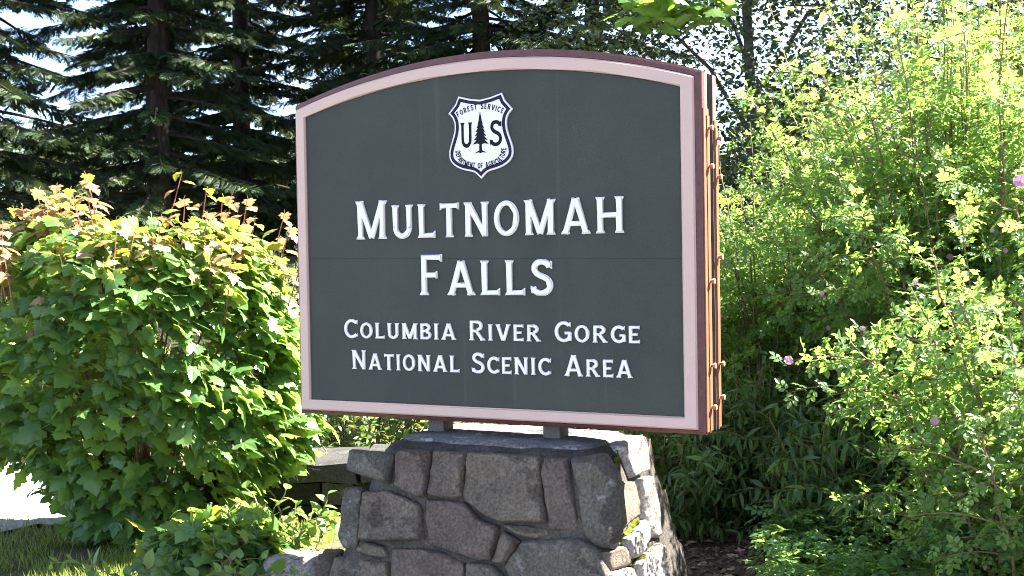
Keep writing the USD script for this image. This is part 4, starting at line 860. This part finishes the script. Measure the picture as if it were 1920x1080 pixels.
# shrubs on the bank seen between the maple shrub and the sign
g_ = at(545, 480, 14.0); cane_shrub('bank_shrub', 'pale sunlit scrubby shrub on the bank at the sign left edge', g_[:2], .85, ground_z(*g_[:2]) + .95, 60, BLADE_L, [L_DRY], (), .09, .06, side=5, limit=40, start=.3, arch_=.4, bright_top=False)
g_ = at(548, 440, 17.0); cane_shrub('bank_shrub', 'bluish grey-green shrub against the dark trunks at the sign left edge', g_[:2], .75, ground_z(*g_[:2]) + 1.35, 70, BLADE_L, [L_BLUE], (), .09, .05, side=6, limit=40, start=.3, arch_=.4, bright_top=False)

# ------------------------------------------------------------------ ground litter, ground cover and grass
def inst(name, path_parent, protos, mats, pos, quat_B, scale, which, **cd):
    """PointInstancer with its source meshes as children."""
    pp = '/World' if path_parent is None else str(path_parent.GetPath()); base = np.zeros(3)
    for k_, v_ in _loc.items():
        if pp == k_ or pp.startswith(k_ + '/'): base = v_
    pi = UsdGeom.PointInstancer.Define(stage, f'{pp}/{numbered(pp, name)}'); targets = []
    for i, (pr, mt) in enumerate(zip(protos, mats)):
        g = usdkit.mesh(stage, f'{pi.GetPath()}/piece_{i + 1:03d}', pr, mt); targets.append(g.GetPath())
    pi.CreatePrototypesRel().SetTargets(targets)
    pi.CreatePositionsAttr(Vt.Vec3fArray.FromNumpy((pos - base).astype(np.float32))); pi.CreateProtoIndicesAttr(Vt.IntArray.FromNumpy(np.asarray(which, np.int32)))
    R_ = quat_B; tr = R_[:, 0, 0] + R_[:, 1, 1] + R_[:, 2, 2]
    from scipy.spatial.transform import Rotation
    q = Rotation.from_matrix(R_).as_quat()
    pi.CreateOrientationsAttr(Vt.QuathArray([Gf.Quath(float(a_[3]), float(a_[0]), float(a_[1]), float(a_[2])) for a_ in q]))
    pi.CreateScalesAttr(Vt.Vec3fArray.FromNumpy(np.repeat(np.asarray(scale, np.float32).reshape(-1, 1), 3, 1)))
    return custom(pi.GetPrim(), **cd)

# bark chips right of the pedestal
n = 5200; dd = 5.6 + 3.4 * rng.random(n); ll = (.05 + .30 * rng.random(n)) * dd; xy = CAM[:2] + FWH * dd[:, None] + RTH * ll[:, None]
pos = np.column_stack([xy, ground_z(xy[:, 0], xy[:, 1]) + .004]); chip = (np.array([(-.5, -.16, 0), (.5, -.2, 0), (.45, .2, 0), (-.4, .18, 0), (-.3, 0, .16), (.3, 0, .14)]), np.array([(0, 1, 5), (0, 5, 4), (1, 2, 5), (2, 3, 4), (2, 4, 5), (3, 0, 4)]))
sc = .02 + .05 * rng.random(n) ** 2; B = basis(unit(np.column_stack([rng.normal(0, 1, (n, 2)), rng.normal(0, .12, n)])), unit(np.array([0, 0, 1.0]) + rnd(n, .25)))
pale = rng.random(n) < .16
V1 = scatter(chip, pos[~pale], B[~pale], sc[~pale]); V2 = scatter(chip, pos[pale], B[pale], sc[pale])
obj('bark_mulch', V1, CHIP, kind='stuff', label='dark bark chips covering the bed right of the pedestal', category='mulch')
obj('dry_litter', V2, CHIPL, kind='stuff', label='pale dry leaf litter lying on the dark bark', category='litter')
# low leafy ground cover, lower right
n = 2600; dd = 5.2 + 2.2 * rng.random(n) ** 1.3; ll = dd * (.20 + .24 * rng.random(n)); xy = CAM[:2] + FWH * dd[:, None] + RTH * ll[:, None]
dens = meshkit.fbm(np.column_stack([xy * 1.8, np.zeros(n)]), 3, 21); ok = dens > .42; xy = xy[ok]; n = len(xy); hz = .04 + .30 * rng.random(n) ** 1.5
pos = np.column_stack([xy, ground_z(xy[:, 0], xy[:, 1]) + hz]); th = rng.random(n) * 6.28; dr = np.column_stack([np.cos(th), np.sin(th), rng.normal(-.1, .25, n)])
obj('ground_cover', scatter(ROSE, pos, basis(unit(dr), unit(np.array([0, 0, 1.0]) + rnd(n, .25))), .07 + .06 * rng.random(n)), L_ROSE, kind='stuff', label='low leafy growth creeping over the ground at lower right', category='ground cover')
# grass left of the pedestal and by the paving
def grass(name, label, lat0, lat1, d0, d1, n, hgt, thr=.4):
    dd = d0 + (d1 - d0) * rng.random(n); ll = lat0 + (lat1 - lat0) * rng.random(n); xy = CAM[:2] + FWH * dd[:, None] + RTH * ll[:, None]
    ok = meshkit.fbm(np.column_stack([xy * 3, np.zeros(n)]), 3, 31) > thr; xy = xy[ok]; n = len(xy); pos = np.column_stack([xy, ground_z(xy[:, 0], xy[:, 1]) - .005])
    th = rng.random(n) * 6.28; dr = unit(np.column_stack([np.cos(th) * .45, np.sin(th) * .45, np.ones(n)])); bl = (np.array([(-.03, 0, 0), (.03, 0, 0), (.022, .55, .05), (-.022, .55, .05), (0, 1, .2)]), np.array([(0, 1, 2), (0, 2, 3), (3, 2, 4)]))
    obj(name, scatter(bl, pos, basis(dr, unit(rnd(n) + 1e-3)), hgt * (.5 + .8 * rng.random(n))), GRASSM, kind='stuff', label=label, category='grass')
grass('grass', 'sparse short grass between the maple shrub and the low wall', -2.2, -.75, 6.1, 7.7, 5200, .075, .46)
grass('grass', 'grass tufts at the edge of the pale paving, lower left', -3.6, -1.9, 5.6, 8.0, 5200, .08, .50)
grass('grass', 'fringe of grass along the near edge of the pale paving at the left picture edge', -3.5, -2.0, 6.0, 7.25, 4200, .075, .40)
grass('grass', 'rough sunlit grass on the bank below the spruces', -9, 1.5, 10, 22, 9000, .22, .45)
for (px, py, sd) in [(1390, 1030, 31), (1505, 1063, 32), (1609, 1057, 33)]:
    g_ = on_ground(px, py, .02); t_ = thing('fallen_blossom', ['single pink petal cluster fallen on bark nearest the pedestal', 'pink petals fallen on the bark at bottom right centre', 'pink fallen bloom lying at the edge of the low leafy growth'][sd - 31], 'blossom', (g_[0], g_[1], 0), 'fallen rose blossoms')
    parts, cen = blossom(np.array([g_[0], g_[1], ground_z(g_[0], g_[1]) + .02]), .022, (0.2, -.5, 1), sd); obj('petals', cat_mesh(parts[:3]), PETAL, t_)

# ------------------------------------------------------------------ TREES
def spruce_spray():
    parts = []; g = np.random.default_rng(5)
    def brush(p0, p1, w):
        d = unit(p1 - p0); s = unit(np.cross(d, [0, 0, 1.0])); u_ = np.cross(s, d); mid_ = p0 * .45 + p1 * .55
        for a_ in (s, unit(s * .35 + u_)):
            q = p0 * .72 + p1 * .28
            parts.append((np.array([p0, q + a_ * w, mid_ + a_ * w * .4, p0 * .3 + p1 * .7 + a_ * w * .9, p1, p0 * .3 + p1 * .7 - a_ * w * .9, mid_ - a_ * w * .4, q - a_ * w]), np.array([(0, 1, 7), (1, 2, 7), (2, 6, 7), (2, 3, 6), (3, 5, 6), (3, 4, 5)])))
    brush(np.array([0, 0, 0.]), np.array([0, 1, -.12]), .035)
    for i in range(9):
        y = .08 + .095 * i
        for s in (-1, 1):
            L = (.46 - .32 * i / 8) * (.8 + .4 * g.random()); a_ = math.radians(48 + g.normal(0, 8)); p0 = np.array([0, y, -.12 * y]); p1 = p0 + np.array([s * math.sin(a_) * L, math.cos(a_) * L, -.10 * L - .16 * g.random() * L]); brush(p0, p1, .032)
    return cat_mesh(parts)
SPRAY = spruce_spray()
def spruce(lat, d, H_, r0, label, z_first=1.3, Lmax=3.4, dens=1.0, seed=0, name='spruce_tree'):
    g = np.random.default_rng(seed); xy = cam_xy(lat, d); gz = float(ground_z(*xy)); t_ = thing(name, label, 'tree', (xy[0], xy[1], gz), 'spruces behind the sign')
    b = np.array([xy[0], xy[1], gz]); zs = np.linspace(-.3, H_, 14); wob = np.cumsum(g.normal(0, .03, (14, 2)), 0); P = np.column_stack([b[0] + wob[:, 0], b[1] + wob[:, 1], gz + zs])
    rad_ = r0 * np.clip(1 - zs / H_, .02, 1) ** .8; rad_[0] *= 1.5; obj('trunk', tube(P, rad_, 14), BARK, t_, smooth=True)
    z = z_first; pos, B, sc = [], [], []; joined = []
    while z < H_ - .4:
        nb = g.integers(4, 7); Lz = Lmax * max(1 - z / H_, .04) ** .75
        for i in range(nb):
            a_ = i * 2 * math.pi / nb + g.random() * 1.0 + z; o_ = np.array([math.cos(a_), math.sin(a_), 0]); L = Lz * (.6 + .5 * g.random()); zz = z + g.normal(0, .12); c0_ = np.array([np.interp(zz, zs, P[:, 0]), np.interp(zz, zs, P[:, 1]), gz + zz])
            s = np.linspace(0, 1, 8)[:, None]; up_ = .12 if zz > H_ * .5 else -.08
            Q = c0_ + o_ * L * s + np.array([0, 0, 1]) * L * (up_ * s - .30 * s ** 2 + .16 * s ** 3)
            tb_ = tube(Q, np.linspace(.018 + .009 * L, .006, 8), 5)
            if zz < 7.5: obj('branch', tb_, BARK, t_)
            else: joined.append(tb_)
            k_ = max(5, int(L / .050 * dens)); f0 = .12 if g.random() < .8 else .4
            tq = f0 + (1 - f0) * (np.arange(k_) + g.random(k_) * .6) / k_; i_ = np.clip(tq, 0, .999) * 7; lo_ = i_.astype(int); fr = (i_ - lo_)[:, None]; pp = Q[lo_] * (1 - fr) + Q[lo_ + 1] * fr; tt = unit(Q[lo_ + 1] - Q[lo_])
            sd_ = np.where(np.arange(k_) % 2 == 0, 1, -1)[:, None]; lat_ = unit(np.cross(tt, [0, 0, 1.0])) * sd_
            d_ = unit(lat_ * (.75 + .3 * g.random((k_, 1))) + tt * .75 + np.array([0, 0, -1.0]) * (.0 + .9 * g.random((k_, 1)) ** 1.5)); d_[-1] = unit(tt[-1] + np.array([0, 0, .05]))
            pos.append(pp); B.append(basis(d_, unit(np.array([0, 0, 1.0]) + g.normal(0, .55, (k_, 3))))); sc.append((.42 + .40 * g.random(k_)) * (1.05 - .4 * tq) * (.6 + .4 * min(L / 2, 1)))
        z += .34 + .10 * g.random()
    if joined: obj('upper_branches', cat_mesh(joined), BARK, t_, kind='stuff')
    pos, B, sc = np.vstack(pos), np.vstack(B), np.concatenate(sc)
    inst('crown', t_, [SPRAY], [L_SPRUCE], pos, B, sc * .66, np.zeros(len(pos), int), kind='stuff')
    return len(pos)

TREES = [(-9.0, 21.0, 17, .22, 'spruce trunk at the far left picture edge', 1.5, 3.0, .8), (-6.55, 23.0, 21, .23, 'spruce with the clearest dark trunk, rising over the red tips of the maple shrub', 1.4, 3.2, .8), (-6.05, 27.5, 20, .22, 'dark spruce between the clearest trunk and the sign', 1.0, 3.3, 1.0),
         (-2.9, 27.0, 20, .22, 'spruce behind the left half of the sign arch', 1.0, 3.3, 1.0), (-0.6, 25.0, 19, .22, 'spruce behind the emblem, above the sign middle', 1.0, 3.3, 1.0), (1.7, 26.5, 19, .2, 'spruce behind the right half of the sign arch', 1.0, 3.3, 1.0),
         (-13.0, 27.0, 19, .22, 'dim spruce at the far left, beyond the one at the picture edge', .5, 3.2, .9), (-9.2, 33.0, 20, .22, 'dim spruce in the second row left of the clearest trunk', .5, 3.2, .8), (-4.4, 33.0, 20, .22, 'spruce in the second row seen dimly through the gap left of the sign', .6, 3.4, .9),
         (9.6, 21.0, 16, .22, 'dark conifer filling the upper right corner', .6, 3.0, 1.0)]
for i, (la, d, H_, r0, lab, zf, lm, de) in enumerate(TREES): spruce(la, d, H_, r0, lab, zf, lm, de, 100 + i)

def leaf_cluster(seed, n=14, r=.27, leaf=.085, w=.6):
    g = np.random.default_rng(seed); v0, f0 = leaflet(w); p = g.normal(0, 1, (n, 3)); p = unit(p) * (r * g.random((n, 1)) ** .4); th = g.random(n) * 6.28
    d = np.column_stack([np.cos(th), np.sin(th), g.normal(-.3, .3, n)]); return scatter((v0, f0), p, basis(unit(d), unit(np.array([0, 0, 1.0]) + g.normal(0, .4, (n, 3)))), leaf * (.7 + .6 * g.random(n)))
CL = [leaf_cluster(i) for i in range(3)]; CLF = [leaf_cluster(10 + i, 16, .42, .20) for i in range(2)]
def broadleaf(lat, d, H_, R_, r0, label, protos, mt, n_lobe=9, n_cl=1500, z0=.25, seed=0, scale=1.0, group=None):
    g = np.random.default_rng(seed); xy = cam_xy(lat, d); gz = float(ground_z(*xy)); t_ = thing('broadleaf_tree', label, 'tree', (xy[0], xy[1], gz), group); b = np.array([xy[0], xy[1], gz])
    s = np.linspace(0, 1, 9); P = b + np.column_stack([np.cumsum(g.normal(0, .05, 9)), np.cumsum(g.normal(0, .05, 9)), s * H_ * .8 - .2]); obj('trunk', tube(P, r0 * (1 - .85 * s), 10), BARKB, t_, smooth=True)
    pos = []
    for i in range(n_lobe):
        a_ = i * 2.4 + g.random(); zz = H_ * (z0 + (1 - z0) * (i + .5) / n_lobe); q = R_ * math.sqrt(max(1 - ((zz / H_ - .5) / .55) ** 2, .1)); e = b + np.array([math.cos(a_) * q * .65, math.sin(a_) * q * .65, zz]); st = np.array([np.interp(zz * .7, P[:, 2] - gz, P[:, 0]), np.interp(zz * .7, P[:, 2] - gz, P[:, 1]), gz + zz * .7])
        u_ = np.linspace(0, 1, 6)[:, None]; Q = st + (e - st) * u_ + np.array([0, 0, .35]) * np.sin(u_ * 3.1) + g.normal(0, .05, (6, 3)); obj('limb', tube(Q, np.linspace(r0 * .3, .012, 6), 6), BARKB, t_)
        k_ = n_cl // n_lobe; pr = unit(g.normal(0, 1, (k_, 3))) * (g.random((k_, 1)) ** .45); lump = .75 + .5 * meshkit.fbm(pr * 1.5 + i, 2, seed); pos.append(e + pr * lump[:, None] * np.array([R_ * .62, R_ * .62, H_ * (1 - z0) / n_lobe * 1.7]))
    pos = np.vstack(pos); n = len(pos); th = g.random(n) * 6.28; B = basis(np.column_stack([np.cos(th), np.sin(th), g.normal(0, .3, n)]), unit(np.array([0, 0, 1.0]) + g.normal(0, .3, (n, 3))))
    inst('crown', t_, protos, [mt] * len(protos), pos, B, scale * (.7 + .6 * g.random(n)), g.integers(0, len(protos), n), kind='stuff')
broadleaf(3.2, 16.0, 10.0, 3.0, .11, 'dark broadleaf tree with sky glinting through, right of the sign arch', CL, L_TREE, 14, 3200, .1, 7)
broadleaf(6.3, 18.0, 10.5, 3.2, .17, 'dark broadleaf tree behind the tall shoots at upper right', CL, L_TREE, 13, 1500, .12, 8)
for i, (la, d, H_, R_, lab) in enumerate([(-17, 46, 4.6, 3.8, 'sunlit pale green tree far behind the left edge spruce'), (-11.5, 50, 4.4, 3.6, 'sunlit tree far behind between the first and second trunks'), (-7.6, 44, 4.2, 3.0, 'low sunlit tree far behind, right beside the clearest trunk'), (-3.2, 52, 5.2, 3.6, 'pale green tree glimpsed far behind the left of the sign'), (3, 50, 5, 4.0, 'far tree behind the sign'), (11, 48, 6, 4.0, 'far tree behind the rose hedges')]):
    broadleaf(la, d, H_, R_, .2, lab, CLF, L_FAR, 9, 1100, .05, 20 + i, 1.3, 'sunlit trees far behind the spruces')
# one leafy maple bough hanging into the top of the picture
def bough():
    t_ = thing('maple_tree', 'maple with fresh green lobed leaves whose bough hangs in at the top right', 'tree', (*cam_xy(4.6, 11.5), 0)); xy = cam_xy(4.6, 11.5); b = np.array([xy[0], xy[1], 0.0]); s = np.linspace(0, 1, 10)
    P = b + np.column_stack([np.cumsum(rng.normal(0, .04, 10)), np.cumsum(rng.normal(0, .04, 10)), s * 6.5 - .2]); obj('trunk', tube(P, .11 * (1 - .75 * s), 10), BARKB, t_, smooth=True)
    pos, dr, nor, sc = [], [], [], []
    for (px, py, d) in [(1270, 15, 10.2), (1300, -60, 10.4), (1400, -90, 10.6), (1560, -110, 11), (1880, 120, 10.8), (1905, 60, 10.8), (1750, -120, 11)]:
        e = at(px, py, d); st = P[6]; u_ = np.linspace(0, 1, 8)[:, None]; Q = st + (e - st) * u_ + np.array([0, 0, .5]) * np.sin(u_ * 3.14) + rng.normal(0, .03, (8, 3)); obj('bough', tube(Q, np.linspace(.035, .008, 8), 6), BARKB, t_)
        n_ = 90; pp = Q[-1] + unit(rnd(n_)) * (rng.random((n_, 1)) ** .5) * np.array([.55, .55, .22]); pos.append(pp); th = rng.random(n_) * 6.28; dr.append(np.column_stack([np.cos(th), np.sin(th), np.full(n_, -.35)])); nor.append(unit(np.array([0, 0, 1.0]) + rnd(n_, .3))); sc.append(.13 + .07 * rng.random(n_))
    pos = np.vstack(pos); add_leaves(t_, MAPLE, pos, unit(np.vstack(dr)), np.vstack(nor), np.concatenate(sc), [L_MAPLE], np.zeros(len(pos), int), 60)
bough()
